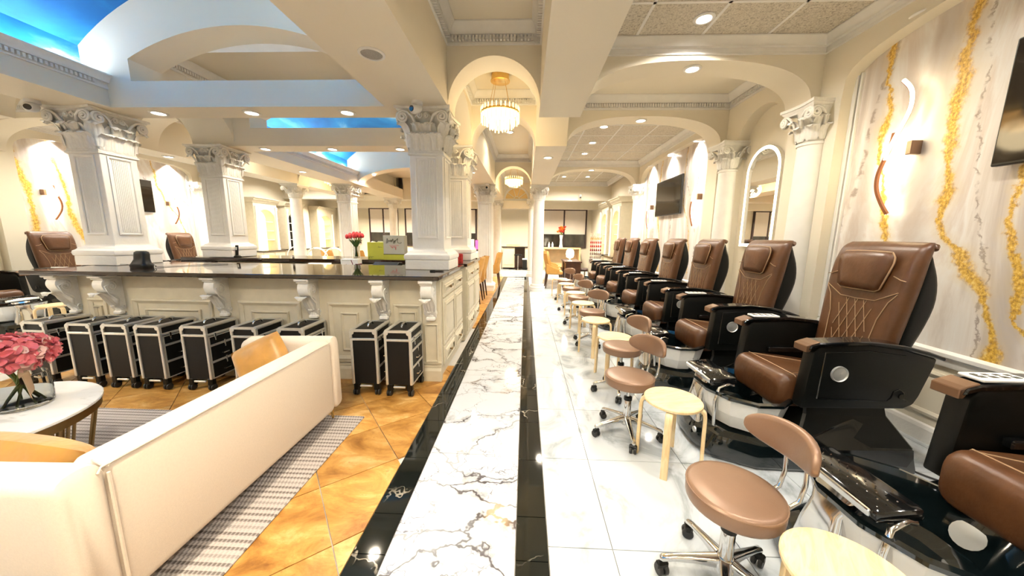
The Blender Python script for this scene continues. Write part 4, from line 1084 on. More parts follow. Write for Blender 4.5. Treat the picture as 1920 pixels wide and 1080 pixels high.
tag(MB().prism([(-5.45,4.15),(-5.0,4.15),(-4.6,4.45),(-4.9,5.1),(-5.45,5.1)], 'z', 1.0, 1.04).build('dark_worktop', GRAN, bevel=.005), 'small dark stone return behind the left counter column', 'worktop')

# ------------------------------------------------------------------ black trolley cases
def make_case(label):
    T = thing('trolley_case', label, 'case', (0,0,0), 0, 'black aluminium-edged trolley cases'); W, D, z0, z1 = .112, .165, .115, .625
    body = MB().box(-W,W,-D,D,z0,z1-.085).build('body', pm('black_case_panel',(.005,.005,.005),.5,nz=(150,.3),spec=.3) if not bpy.data.materials.get('black_case_panel') else bpy.data.materials['black_case_panel'], T)
    lid = MB().box(-W,W,-D,D,z1-.083,z1).build('lid', bpy.data.materials['black_case_panel'], T, bevel=.01)
    fr = MB(); e = .011
    for x in (-W,W):
        for y in (-D,D): fr.box(x-e,x+e,y-e,y+e,z0,z1-.07)
        fr.box(x-e,x+e,-D,D,z1-.095,z1-.073)
    for y in (-D,D): fr.box(-W,W,y-e,y+e,z1-.095,z1-.073); fr.box(-W*.5,W*.5,y-e,y+e*.4,z0-.03,z0-.012)
    fr.build('edge_frame', ALU, T, bevel=.004)
    lf = MB()
    for x in (-W,W): lf.tube([(x*.94,-D,z1-.004),(x*.94,D,z1-.004)], .018, 8); lf.box(x-e,x+e,-D-e,-D+e,z1-.07,z1-.004); lf.box(x-e,x+e,D-e,D+e,z1-.07,z1-.004)
    for y in (-D,D): lf.box(-W,W,y-e,y+e,z1-.014,z1+.006)
    lf.build('lid_frame', ALU, lid, smooth=.5)
    cn = MB()
    for x in (-W,W):
        for y in (-D,D):
            q = MB().lathe([(.001,.004),(.02,.003),(.022,0)], 10); q.xf(Matrix.Translation((x*.92,y+(.011 if y > 0 else -.011),z1-.018)) @ Matrix.Rotation(pi/2 if y < 0 else -pi/2,4,'X')); cn.add(q.v,q.f)
    cn.build('corner_caps', ALU, lid, smooth=.5)
    MB().tube([(0,-.055,z1+.004),(0,-.05,z1+.022),(0,-.03,z1+.032),(0,.03,z1+.032),(0,.05,z1+.022),(0,.055,z1+.004)], .009, 8).build('carry_handle', CHR, lid, smooth=1)
    for i, (a, b) in enumerate(((z0+.005,z0+.155),(z0+.165,z0+.315),(z0+.325,z0+.405))):
        d = MB().box(W,W+.008,-D+.014,D-.014,a,b).build('drawer', bpy.data.materials['black_case_panel'], T)
        MB().ring_frame(-D+.012, D-.012, a-.004, b+.004, .009, lambda p,q,e_: (W+e_,p,q), [(0,0),(0,.013),(1,.013),(1,0)]).build('drawer_trim', ALU, d)
        if i < 2: MB().tube([(W+.008,-.03,(a+b)/2-.02),(W+.022,-.028,(a+b)/2-.02),(W+.022,.028,(a+b)/2-.02),(W+.008,.03,(a+b)/2-.02)], .006, 6).build('pull', CHR, d, smooth=1)
        for y in ((0,) if i < 2 else (-.09,.09)): MB().obox((W+.014,y,b+.006), (.012,.018,.045)).obox((W+.018,y,b-.025), (.008,.012,.03)).build('latch', CHR, d, bevel=.002)
    for x in (-1,1):
        for y in (-1,1):
            c = MB().obox((x*.092,y*.145,.085), (.05,.05,.075)).build('caster', BLKM, T, bevel=.008)
            q = MB()
            for s_ in (-.013,.013):
                h = MB().lathe([(.001,-.008),(.028,-.008),(.031,-.004),(.031,.004),(.028,.008),(.001,.008)], 16); h.xf(Matrix.Translation((x*.10+s_,y*.15,.032)) @ Matrix.Rotation(pi/2,4,'Y')); q.add(h.v,h.f)
            q.build('wheel', RUBB, c, smooth=.6)
    return T
tc_ = make_case('x')
TC = [((-1.135,3.0,0),0,'black trolley case nearest the aisle, drawers and latches showing'),((-1.46,3.01,0),.05,'black trolley case second from the aisle, left of the one nearest it'),
      ((-2.12,3.0,0),0,'black trolley case with only its lid showing above the sofa arm, right one'),((-2.56,3.0,0),0,'black trolley case with only its lid showing above the sofa arm, left one'),
      ((-3.04,3.0,0),0,'black trolley case just left of the gold sofa cushion'),((-3.47,2.99,0),0,'fourth black trolley case from the left, no drawers showing'),
      ((-3.80,3.0,0),0,'third black trolley case from the left'),((-4.15,3.0,0),0,'second black trolley case from the left'),((-4.62,3.02,0),-.05,'leftmost black trolley case, behind the pink flowers')]
tc_.location, tc_.rotation_euler = TC[0][0], (0,0,TC[0][1]); tc_['label'] = TC[0][2]
for l, a, n in TC[1:]: dup(tc_, l, a, n)

# ------------------------------------------------------------------ rug, sofa, coffee tables
tag(MB().box(-4.6,-1.29,.0,2.47,0,.012).build('area_rug', RUG, bevel=.004), 'grey and white braided rug under the ivory sofa', 'rug')
so = thing('sofa', 'ivory tufted sofa seen from behind, with slim gold legs', 'sofa', (-1.9,1.65,.012))
def SO(m, n, mat, par=None, **k): m.xf(Matrix.Translation((1.9,-1.65,-.012))); return m.build(n, mat, par or so, **k)
bk = SO(MB().loft([[(-1.535+p[0], .99+p2, p[1]+.40) for p in rrect(w_, h_, .045, 4)] for p2, w_, h_ in ((0,.10,.50),(.012,.135,.56),(.03,.15,.575),(1.34,.15,.575),(1.36,.14,.565),(1.375,.10,.52))]), 'backrest', SOFA, smooth=.9)
SO(MB().box(-2.10,-1.50,.99,2.36,.13,.30), 'seat_base', SOFA, bevel=.03, seg=3, smooth=.9)
for i in range(2): SO(MB().box(-2.12,-1.62,1.0+.68*i,1.67+.68*i,.29,.43), 'seat_cushion', SOFA, bevel=.05, seg=3, smooth=.9)
for (ya, yb) in ((.865,1.0),(2.355,2.475)):
    ar = SO(MB().loft([[(x, (ya+yb)/2+p[0], .405+p[1]+dz) for p in rrect(wd, h, .05, 4)] for x, wd, h, dz in ((-2.185,yb-ya-.05,.44,-.03),(-2.17,yb-ya-.012,.52,-.01),(-2.12,yb-ya,.56,0),(-1.52,yb-ya,.575,.006),(-1.475,yb-ya-.01,.57,.006),(-1.458,yb-ya-.05,.52,0))]), 'armrest', SOFA, smooth=.9)
    t = MB(); yi = yb-.004 if ya < 1.5 else ya+.004
    for x in (-2.05,-1.93,-1.81,-1.69): t.tube([(x,yi,.44),(x,yi+(.004 if ya<1.5 else -.004),.62),(x,(ya+yb)/2,.688)], .003, 4)
    SO(t, 'tuft_seam', pm('ivory_seam',(.70,.62,.52),.9), ar)
sm = MB(); sm.tube([(-1.459,1.0,.64),(-1.459,1.0,.15)], .006, 6); sm.tube([(-1.458,.97,.655),(-1.462,.985,.67),(-1.462,2.35,.672)], .004, 6); sm.tube([(-1.51,1.0,.688),(-1.462,1.0,.66)], .005, 6)
SO(sm, 'piping', SOFA, bk, smooth=1)
for x in (-2.08,-1.53):
    for y in (.95,2.41): SO(MB().tube([(x,y,.14),(x*1.0,y+(.02 if y > 1.5 else -.02),.013)], [.016,.009], 10), 'leg', GOLD, smooth=1)
c1 = pillow(.36,.36,.13,12); c1.xf(Matrix.Translation((-1.90,2.235,.545)) @ Matrix.Rotation(radians(8),4,'Z') @ Matrix.Rotation(radians(68),4,'X') @ Matrix.Rotation(.5,4,'Z'))
tag(c1.build('throw_cushion', CUSH, smooth=3), 'gold satin cushion leaning in the far corner of the sofa', 'cushion', 'gold satin cushions')
c2 = pillow(.50,.44,.16,12); c2.xf(Matrix.Translation((-1.86,1.11,.53)) @ Matrix.Rotation(radians(-66),4,'X') @ Matrix.Rotation(.15,4,'Z'))
tag(c2.build('throw_cushion', CUSH, smooth=3), 'gold satin cushion against the near sofa arm at the left edge', 'cushion', 'gold satin cushions')

def coffee_table(cx_, cy_, r, z, label, slats):
    T = thing('coffee_table', label, 'table', (cx_,cy_,.012), 0, 'nested round coffee tables')
    MB().lathe([(.001,z-.035),(r-.006,z-.035),(r,z-.03),(r,z-.018),(r-.004,z-.014),(.001,z-.014)], 56).build('table_top', TMARB, T, smooth=.6)
    MB().lathe([(r-.03,z-.085),(r-.012,z-.085),(r-.012,z-.036),(r-.03,z-.036),(r-.03,z-.085)], 56, cap=False).build('apron_ring', BRONZ, T, smooth=.6)
    MB().lathe([(r-.12,.0),(r-.085,.0),(r-.085,.018),(r-.12,.018),(r-.12,0)], 48, cap=False).build('foot_ring', BRONZ, T, smooth=.6)
    bar = MB().tube([(r-.10,0,.01),(r-.035,0,z-.08)], .0075, 6).mesh('bar', BRONZ, smooth=1)
    for g in range(slats):
        for k in range(5): link('bar', bar, T, None, (0,0,2*pi*g/slats+k*.075+.05))
coffee_table(-3.10, 1.52, .545, .45, 'larger round marble coffee table with bronze bars, beside the sofa', 8)
coffee_table(-3.22, 1.30, .42, .29, 'lower round marble table tucked under the larger one', 6)
# hydrangea in a glass vase
vs = thing('flower_vase', 'clear glass vase of coral pink hydrangea with a kraft ribbon, on the coffee table', 'flowers', (-2.97,1.73,.45))
MB().lathe([(.001,.0),(.10,.0),(.112,.012),(.116,.08),(.112,.17),(.105,.195),(.100,.195),(.107,.17),(.111,.08),(.107,.02),(.001,.015)], 28, cap=False).build('vase', GLASS, vs, smooth=1)
random.seed(3)
for k in range(7):
    a = k*.9; MB().tube([(.075*cos(a),.075*sin(a),.022),(.01*cos(a+2),.01*sin(a+2),.14),(.06*cos(a+3.4),.06*sin(a+3.4),.28)], .006, 6).build('stem', STEM, vs, smooth=1)
def petal_mesh(m): return MB().grid(lambda u, v: ((u-.5)*.042*(.5+1.0*sin(pi*min(1,v*.8+.18))), v*.036, .010*((2*u-1)**2)+.012*v*v), 4, 4).mesh('petal', m, smooth=3)
pA, pB = petal_mesh(PINK), petal_mesh(PINKL)
fh = empty('flower_head', (0,0,.325)); fh.parent = vs
core = MB().lathe([(.001,-.06),(.09,-.05),(.135,-.01),(.135,.02),(.095,.06),(.001,.085)], 16); core.build('bloom_core', PINK, fh, smooth=1)
for k in range(230):
    z = 1-2*(k+.5)/230; th = k*2.39996; rr = sqrt(1-z*z); n = Vector((rr*cos(th), rr*sin(th), z)); p = Vector((n.x*.150, n.y*.150, n.z*.09))
    if n.z < -.75: continue
    q = (n+Vector((random.uniform(-.5,.5),random.uniform(-.5,.5),random.uniform(-.3,.3)))).normalized().to_track_quat('Z','Y')
    o = link('petal', pA if random.random() < .72 else pB, fh); o.matrix_local = Matrix.Translation(p) @ q.to_matrix().to_4x4() @ Matrix.Rotation(random.uniform(0,6.28),4,'Z')
MB().grid(lambda u, v: (.085+.075*u+.035*v*u, -.05+.03*sin(u*5), .235-.02*u-.13*v*(.6+.4*u)), 6, 5).build('ribbon', PAPR, vs, smooth=3)
# ------------------------------------------------------------------ wall fittings
for sd in (0, 1):
    s_ = SIDE[sd]; X = lambda v: v if sd == 0 else mx(v)
    for (y0, y1, nm) in ((1.11,2.29,'near'),(6.55,7.75,'far')):
        if sd == 1 and nm == 'near': continue
        lab = {(0,'near'): 'flat wall screen cropped by the right edge of the picture', (0,'far'): 'flat wall screen above the far right pedicure chairs', (1,'far'): 'flat wall screen on the left mural, half behind the left column'}[(sd,nm)]
        t = thing('wall_screen', lab, 'television', (X(2.97),y0,1.94)); sg = -1 if sd == 0 else 1; L = y1-y0
        k = MB().box(min(sg*.03,sg*.075), max(sg*.03,sg*.075), 0, L, 0, .73); k.build('cabinet', TVB, t, bevel=.006)
        MB().box(min(sg*.075,sg*.078), max(sg*.075,sg*.078), .012, L-.012, .018, .718).build('screen', TVM, t)
        MB().box(min(-sg*.01,sg*.03), max(-sg*.01,sg*.03), L/2-.2, L/2+.2, .25, .5).build('wall_mount', TVB, t)
    for (yc, nm) in ((2.88,'near'),(6.04,'middle'),(8.2,'far')):
        if sd == 1 and nm == 'near': continue
        t = thing('wall_sconce', '%s twin curved bar wall light on the %s mural' % ({'near':'nearest','middle':'middle' if sd == 0 else 'nearer','far':'farthest'}[nm], s_), 'wall light', (X(3.0),yc,2.18), 0 if sd == 0 else pi, 'curved bar wall lights')
        q = MB(); q.box(-.10,-.02,-.12 if sd == 0 else .08,-.08 if sd == 0 else .12,-.05,.05); q.build('mount', LEAS, t, bevel=.004)
        f = 1 if sd == 0 else -1
        b1 = spline([(-.10,f*.02,.52),(-.10,f*-.05,.42),(-.10,f*-.06,.28),(-.10,f*.01,.10),(-.10,f*.05,-.01),(-.10,f*.055,-.06)], 5)
        b2 = spline([(-.10,f*.02,.14),(-.10,f*.035,.03),(-.10,f*.09,-.15),(-.10,f*.085,-.28),(-.10,f*.03,-.40),(-.10,f*-.03,-.49)], 5)
        for bb, dy in ((b1,-.012),(b2,.012)):
            bar = MB().tube(bb, .014, 4, flat=(1,1)).build('curved_bar', pm('copper_bar',(.36,.16,.09),.3,.9) if not bpy.data.materials.get('copper_bar') else bpy.data.materials['copper_bar'], t, smooth=.5)
            MB().tube([p+Vector((-.012 if dy < 0 else .012, f*dy, 0)) for p in bb], .012, 6).build('light_strip', LED, bar, smooth=1)
        ld = bpy.data.lights.new('lamp', 'POINT'); ld.energy = 9*LAMP; ld.color = (1,.80,.48); ld.shadow_soft_size = .12
        link('lamp', ld, t, (-.16,0,.05))
# arched lit mirrors in the niches
for sd in (0, 1):
    X = lambda v: v if sd == 0 else mx(v); sg = -1 if sd == 0 else 1
    if sd == 1: continue
    t = thing('arched_mirror', 'tall arched mirror with a glowing rim, in the wall niche between murals', 'mirror', (2.995,4.45,1.38))
    def ao(w_, h, n=20): return [(w_*cos(pi*k/n), h-w_+w_*sin(pi*k/n)) for k in range(n+1)] + [(-w_,0),(w_,0)]
    MB().prism(ao(.30,1.24), 'x', -.045, 0).build('backing', ALU, t, smooth=.5)
    o1, o2 = ao(.298,1.238), ao(.262,1.20)
    o2 = [(a, b if b > 0 else .036) for a, b in o2]
    k = MB(); n = len(o1); k.add([(-.047,a,b) for a, b in o1]+[(-.047,a,b) for a, b in o2], [(i,(i+1)%n,n+(i+1)%n,n+i) for i in range(n)]); k.build('glowing_rim', LED, t)
    mir = pm('mirror_glass',(.92,.92,.90),.01,1.0,nz=(1,.0)); MB().prism(o2, 'x', -.0475, -.040).build('mirror_glass', mir, t)

# ------------------------------------------------------------------ things on the counters
ZT1 = CZ+.04; ZT2 = CZ+.035
t = thing('card_speaker', 'black rounded desktop device with a cable, on the counter before the left column', 'device', (-4.12,3.40,ZT1))
MB().loft([[(p[0]*k, p[1]*k*.8+dy, z) for p in rrect(.17,.13,.05,4)] for z, k, dy in ((0,1.15,0),(.03,1.2,0),(.05,1.0,0),(.09,.82,.01),(.14,.80,.015),(.165,.74,.015),(.178,.5,.015))]).build('housing', BLKM, t, smooth=1)
MB().box(-.11,-.02,-.105,-.09,.04,.047).build('display_edge', SILV, t)
MB().tube(spline([(.09,0,.06),(.14,-.02,.05),(.16,0,.02),(.14,.03,.006),(.25,.25,.006),(.5,.5,.006)],5), .003, 5).build('cable', RUBB, t, smooth=1)
t = thing('tulip_vase', 'bunch of red tulips in a tall clear glass vase on the inner counter', 'flowers', (-2.75,5.32,ZT2))
MB().lathe([(.001,0),(.05,0),(.05,.01),(.045,.10),(.058,.20),(.055,.20),(.042,.10),(.046,.014),(.001,.012)], 18, cap=False).build('vase', GLASS, t, smooth=1)
tp = MB().lathe([(.001,-.03),(.02,-.025),(.03,0),(.026,.03),(.012,.045),(.001,.046)], 8).mesh('bloom', REDP, smooth=1)
random.seed(5)
for k in range(13):
    a = k*2.4; r = .025+.105*sqrt(k/13); p = (r*cos(a), r*sin(a)*.8, .38-.28*r+random.uniform(-.01,.02))
    MB().tube([(.02*cos(a+2),.02*sin(a+2),.03),(.01*cos(a),.01*sin(a),.18),(p[0]*.7,p[1]*.7,.30),p], .005, 5).build('stem', STEM, t, smooth=1)
    link('bloom', tp, t, p, (random.uniform(-.3,.3), random.uniform(-.3,.3), 0))
    lv = MB().grid(lambda u, v: ((u-.5)*.035*sin(pi*min(.97,v*.9+.08)), .05*v*v, .13*v), 3, 5)
    o = lv.build('leaf', LEAF, t, smooth=3, recalc=False); o.location = (.03*cos(a), .03*sin(a), .19); o.rotation_euler = (-.3, 0, a-pi/2)
def scribble(m, pts, r, P): m.tube([P(a, b) for a, b in pts], r, 5)
t = thing('gift_bag', 'lime green card bag with white tissue on the inner counter', 'bag', (-2.36,5.22,ZT2))
MB().box(-.13,.13,-.05,.05,0,.265).build('bag_body', LIME, t, bevel=.003)
MB().add([(-.09,-.03,.26),(-.07,.0,.285),(-.02,-.02,.283),(.0,0,.262),(.03,-.01,.285),(.10,-.01,.284),(.12,0,.26),(0,.04,.26)], [(0,1,2,3),(3,4,5,6),(0,3,7),(3,6,7)]).build('tissue', WCARD, t, recalc=False)
k = MB(); P_ = lambda a, b: (a,-.051,b)
scribble(k, [(.04,.185),(.055,.205),(.06,.19),(.05,.182),(.07,.19),(.085,.196),(.082,.186),(.10,.192),(.11,.186)], .002, P_)
scribble(k, [(-.12,.01),(-.10,.035),(-.075,.04),(-.065,.015),(-.06,.045),(-.03,.035)], .0025, P_); k.build('hand_lettering', INK, t, smooth=1)
t = thing('gift_box', 'grey green card box with looping hand lettering, right of the lime bag', 'box', (-2.05,5.20,ZT2))
MB().box(-.165,.165,-.07,.07,0,.375).build('box_body', GREYC, t, bevel=.003); MB().box(-.167,.167,-.075,-.068,.078,.088).build('lid_shadow_strip', INK, t); MB().box(-.168,.168,-.074,-.07,0,.078).build('box_foot', LIME, t)  # ink-dark strip drawn as the shadow line above the lime foot
k = MB(); P_ = lambda a, b: (a,-.072,b)
scribble(k, spline([(-.115,.25,0),(-.10,.33,0),(-.09,.28,0),(-.10,.255,0),(-.07,.30,0),(-.055,.275,0),(-.04,.31,0),(-.03,.27,0),(-.01,.325,0),(0,.275,0),(.025,.30,0),(.02,.26,0),(-.01,.26,0),(.05,.31,0),(.065,.33,0),(.06,.27,0),(.10,.255,0),(.12,.26,0),(.115,.275,0)],3), .0035, lambda a, b: (a,-.072,b)) if False else k.tube([(p.x,-.072,p.y) for p in spline([(-.115,.25,0),(-.10,.33,0),(-.09,.28,0),(-.10,.255,0),(-.07,.30,0),(-.055,.275,0),(-.04,.31,0),(-.03,.27,0),(-.01,.325,0),(0,.275,0),(.025,.30,0),(.02,.26,0),(-.01,.26,0),(.05,.31,0),(.065,.33,0),(.06,.27,0),(.10,.255,0),(.12,.26,0),(.115,.275,0)],3)], .0035, 5)
k.build('hand_lettering', INK, t, smooth=1)
k = MB(); k.box(-.07,.08,-.0725,-.07,.218,.223); k.tube([(p.x,-.072,p.y) for p in spline([(-.05,.21,0),(-.04,.19,0),(-.03,.205,0),(-.02,.175,0),(-.01,.205,0),(.01,.19,0),(.02,.205,0),(.03,.15,0),(.035,.205,0)],3)], .003, 5); k.build('red_lettering', REDI, t)
t = thing('product_carton', 'white carton with a dark swirl print and maroon side, below the tulips', 'box', (-2.47,4.62,.97))
MB().box(-.12,.085,-.06,.06,-.015,.165).build('carton', WCARD, t, bevel=.002); MB().box(.086,.125,-.058,.06,-.015,.10).build('side_panel', MAROON, t); MB().box(.086,.125,-.058,.06,.10,.165).build('label_panel', WCARD, t)
k = MB(); k.add([(-.085,-.0615,-.01),(-.02,-.0615,-.01),(-.015,-.0615,.02),(-.045,-.0615,.05),(-.035,-.0615,.095),(-.05,-.0615,.09),(-.075,-.0615,.05)], [(0,1,2,3,4,5,6)]); k.tube([(.03,-.0612,.155),(.05,-.0612,.10),(.052,-.0612,.03),(.05,-.0612,-.01)], .006, 5); k.build('printed_swirl', MAROON, t, recalc=False)
k = MB(); k.tube([(-.10+.012*i,-.0612,.145+(.006 if i % 2 else -.004)) for i in range(11)], .003, 4); k.build('printed_name', GREYC, t)
tag(MB().box(-3.5,-1.6,4.45,5.05,.90,.955).build('lower_desk', CABM, bevel=.005), 'cream lower desk surface between the two counters', 'desk')
t = thing('desk_printer', 'dark topped white desk printer between the counters', 'printer', (-1.98,4.68,.955))
MB().box(-.2,.2,-.14,.14,0,.05).build('tray', PLAST, t, bevel=.01); MB().loft([[(x,-.12,.05),(x,.12,.05),(x,.12,.13),(x,.0,.14),(x,-.12,.09)] for x in (-.18,.18)]).build('hood', BLKM, t, bevel=.008)
t = thing('white_scanner', 'white flat tray device on the lower desk', 'device', (-3.0,4.62,.955))
MB().box(-.2,.2,-.12,.12,0,.05).build('tray', PLAST, t, bevel=.012); MB().obox((.02,.05,.08),(.34,.12,.03),0,.3).build('lid', PLAST, t, bevel=.008)
t = thing('jar_candle', 'red jar candle at the foot of the second right column', 'candle', (-1.0,5.02,ZT1))
MB().lathe([(.001,0),(.055,0),(.055,.10),(.048,.105),(.048,.09),(.001,.09)], 20).build('jar', pm('red_glitter',(.42,.02,.02),.35,nz=(60,.5)), t, smooth=.6); MB().tube([(0,0,.09),(0,0,.102)], .002, 5).build('wick', INK, t)
t = thing('pen', 'black pen lying on the dark worktop by the right column', 'pen', (-.93,3.46,ZT1+.006), .05)
MB().tube([(-.075,0,0),(.06,0,0),(.075,0,0)], [.006,.006,.002], 8).build('barrel', BLKM, t, smooth=1); MB().box(-.07,-.02,-.002,.002,.005,.009).build('clip', BLK, t)
t = thing('cordless_phone', 'black cordless phone upright on its base beside the second left column', 'phone', (-4.58,5.12,ZT2))
MB().lathe([(.001,0),(.05,0),(.05,.02),(.03,.035),(.001,.035)], 16).build('base', BLKM, t, smooth=.6); MB().obox((0,.0,.11),(.045,.022,.17),0,-.12).build('handset', BLKM, t, bevel=.008, seg=2); MB().obox((0,-.014,.14),(.03,.004,.045),0,-.12).build('display', SILV, t)

# ------------------------------------------------------------------ salon chairs, desks and the far end of the room
def make_mustard(label):
    T = thing('salon_chair', label, 'chair', (0,0,0), 0, 'mustard upholstered salon chairs')
    MB().box(-.22,.24,-.24,.24,.40,.50).build('seat', MUST, T, bevel=.03, seg=2, smooth=.8)
    sec = []
    for z, x, wd in ((.44,-.22,.44),(.60,-.25,.50),(.80,-.30,.50),(.96,-.335,.46),(1.0,-.345,.40)):
        out = [(x+.10*(2*u-1)**2, (u-.5)*wd, z) for u in [i/8 for i in range(9)]]; inn = [(x+.06+.10*(2*u-1)**2, (u-.5)*wd*.94, z) for u in [i/8 for i in range(8,-1,-1)]]
        sec.append(out+inn)
    MB().loft(sec).build('backrest', MUST, T, smooth=.9)
    for s_ in (-1, 1): MB().loft([[(x, s_*.235-.02, z0), (x, s_*.235+.02, z0), (x, s_*.235+.02, z1), (x, s_*.235-.02, z1)] for x, z0, z1 in ((-.24,.42,.72),(-.08,.42,.62),(.14,.42,.55))]).build('side_wing', MUST, T, bevel=.01, smooth=.6)
    for x in (-.2,.2):
        for y in (-.2,.2): MB().tube([(x,y,.41),(x*1.25,y*1.15,0)], [.024,.014], 8).build('leg', DKWD, T, smooth=1)
    return T
mc = make_mustard('x')
MC = [((-1.22,7.3,0),pi,'nearest mustard chair left of the aisle, past the end cabinets'),((-1.20,7.95,0),pi,'second mustard chair left of the aisle'),((-1.0,9.75,0),pi,'farthest mustard chair left of the aisle, beyond the far column'),
      ((.85,9.75,0),0,'nearest mustard chair right of the round column'),((.90,10.5,0),0,'second mustard chair right of the round column'),((.95,11.25,0),0,'third mustard chair right of the round column'),
      ((-6.0,10.15,0),1.2,'mustard chair by the arc lamps, left of the far desks'),((-5.2,10.1,0),1.9,'mustard chair behind the inner counter, right of the arc lamps'),((-4.0,9.9,0),1.6,'mustard chair just left of the tulip vase'),((-3.95,4.25,0),1.5,'mustard chair back showing over the front counter')]
mc.location, mc.rotation_euler = MC[0][0], (0,0,MC[0][1]); mc['label'] = MC[0][2]
for l, a, n in MC[1:]: dup(mc, l, a, n)
def nail_desk(loc, rz, label, lamp):
    T = thing('nail_desk', label, 'desk', loc, rz)
    MB().box(-.25,.25,-.55,.55,.72,.76).build('desk_top', DKWD, T, bevel=.005); MB().box(-.22,.22,-.53,-.15,0,.72).build('pedestal', DKWD, T); MB().box(-.22,.22,.15,.53,0,.72).build('pedestal', DKWD, T)
    if lamp:
        L = thing('desk_lamp', 'glowing white desk lamp on the dark nail desk', 'lamp', (loc[0]-.1,loc[1]-.45,.762))
        MB().lathe([(.001,0),(.07,0),(.07,.015),(.01,.02),(.01,.10)], 16).build('base', PLAST, L, smooth=.6); MB().lathe([(.05,.10),(.10,.13),(.12,.22),(.10,.32),(.05,.36),(.001,.37)], 18).build('globe', LAMPW, L, smooth=1)
        ld = bpy.data.lights.new('lamp', 'POINT'); ld.energy = 14*LAMP; ld.color = (1,.85,.6); ld.shadow_soft_size = .12; link('lamp', ld, L, (0,0,.5))
nail_desk((1.42,10.35,0), 0, 'dark nail desk facing the mustard chairs, right of the round column', True)
nail_desk((-1.9,8.2,0), 0, 'dark nail desk behind the left aisle mustard chairs', False)
t = thing('technician_chair', 'dark swivel chair behind the nail desk', 'chair', (1.85,10.3,0))
MB().box(-.18,.18,-.2,.2,.44,.52).build('seat', DKWD, t, bevel=.03, seg=2, smooth=.8); MB().box(.14,.19,-.2,.2,.52,.82).build('backrest', DKWD, t, bevel=.02, seg=2, smooth=.8); MB().lathe([(.025,.1),(.025,.45)], 10).build('post', CHR, t); MB().obox((0,0,.08),(.45,.05,.03)).obox((0,0,.08),(.05,.45,.03)).build('foot', CHR, t)
# colour rack
t = thing('polish_rack', 'clear rack of red and pink nail polish jars by the right wall', 'rack', (2.05,9.85,.0))
MB().box(-.17,.17,-.02,.14,0,.70).build('stand', CABM, t)
for i in range(8):
    z = .74+.11*i; MB().box(-.17,.17,-.06,.06,z-.006,z).build('shelf', PLAST, t)
    cc = [(.15,.13,.12),(.30,.25,.22),(.25,.18,.15),(.25,.02,.03),(.55,.03,.03),(.62,.05,.04),(.75,.45,.15),(.85,.7,.55)][i]
    m_ = pm('polish_row_%d' % i, cc, .25)
    for j in range(6): MB().lathe([(.02,0),(.02,.05),(.008,.055),(.008,.085)], 8, (-.14+.056*j,0,z)).build('polish_bottle', m_, t, smooth=.6)
# tall built-in display cabinets
def display_cabinet(sd, y0, y1, label, dark=False):
    X = lambda v: v if sd == 0 else mx(v); sg = 1 if sd == 0 else -1
    T = thing('display_cabinet', label, 'cabinet', (X(2.98),y0,0)); L = y1-y0
    def bx(m, xa, xb, *a): return m.box(min(-sg*xa,-sg*xb), max(-sg*xa,-sg*xb), *a)
    MBx = bx(MB(), .0, .50, 0, L, 0, .88); MBx.build('base_unit', CABM, T, bevel=.004)
    bx(MB(), 0, .53, -.02, L+.02, .88, .92).build('counter_slab', GRAN, T)
    k = bx(MB(), 0, .34, 0, .14, .92, 2.45); bx(k, 0, .34, L-.14, L, .92, 2.45)
    a, b = sorted((-sg*.02, -sg*.34))
    k.strips(us_arch(.14, L-.14, .14, L-.14, 18), lambda u: 1.95+supell(u,L/2,L/2-.14,.30), lambda u: 2.45, 'y', a, b); k.build('arched_case', CABM, T, smooth=.6)
    pr = [(0,2.45),(.36,2.45),(.37,2.48),(.42,2.53),(.42,2.56),(.46,2.58),(.46,2.60),(0,2.60)]
    MB().prism([(-sg*d, z) for d, z in pr], 'y', -.05, L+.05).build('cornice', CABM, T, smooth=.4)
    bx(MB(), 0, .02, .1, L-.1, .92, 2.3).build('lit_back', NGLASS if dark else SHELFL, T)
    for z in (1.25,1.55,1.85): bx(MB(), .02, .28, .14, L-.14, z, z+.02).build('shelf', PLAST, T)
    for i in range(2):
        d = bx(MB(), .50, .52, .03+i*(L/2), L/2-.03+i*(L/2), .12, .84).build('door', CABM, T, bevel=.004)
    for y in (.07, L-.07):
        q = MB().lathe([(.045,0),(.045,.06),(.035,.08),(.03,1.30),(.045,1.34),(.05,1.42)], 12, (-sg*.36,y,.92)); q.build('half_column', WHITE, T, smooth=.5)
display_cabinet(0, 9.55, 10.55, 'nearer tall arched display cabinet on the right wall, lit from inside')
display_cabinet(0, 11.0, 12.0, 'farther tall arched display cabinet on the right wall')
display_cabinet(1, 10.35, 11.35, 'tall arched display cabinet on the far left wall')
display_cabinet(1, 11.75, 12.65, 'dark arched glass door cabinet on the far left wall', True)
display_cabinet(1, 13.6, 14.7, 'warm lit shelf unit in the far left corner')
# windows in the far wall
def window(n, x0, x1, label_parts=True):
    o = empty('window_%d' % n, (x0,YB-.02,0)); struct(o); W = x1-x0
    f = MB(); 
    for x in (0, W/2 if W > 1.2 else W, W): f.box(x-.035, x+.035, -.05, .02, 1.0, 2.68)
    for z in (1.0, 2.68): f.box(-.035, W+.035, -.05, .02, z-.03, z+.03)
    f.build('window_frame', FRAME, o)
    for a, b in ((.035,W/2-.035),(W/2+.035,W-.035)):
        MB().box(a, b, -.008, 0, 1.03, 2.65).build('pane', NGLASS, o)
        MB().box(a, b, -.045, -.04, 1.6, 2.66).build('blind', BLIND, o); MB().box(a, b, -.05, -.035, 1.59, 1.61).build('blind_bar', PLAST, o)
window(1, .75, 2.75); window(2, -7.3, -6.0); window(3, -5.6, -4.3); window(4, -3.6, -2.3)
t = thing('window_table', 'light oak table below the far right window', 'table', (1.6,15.1,0))
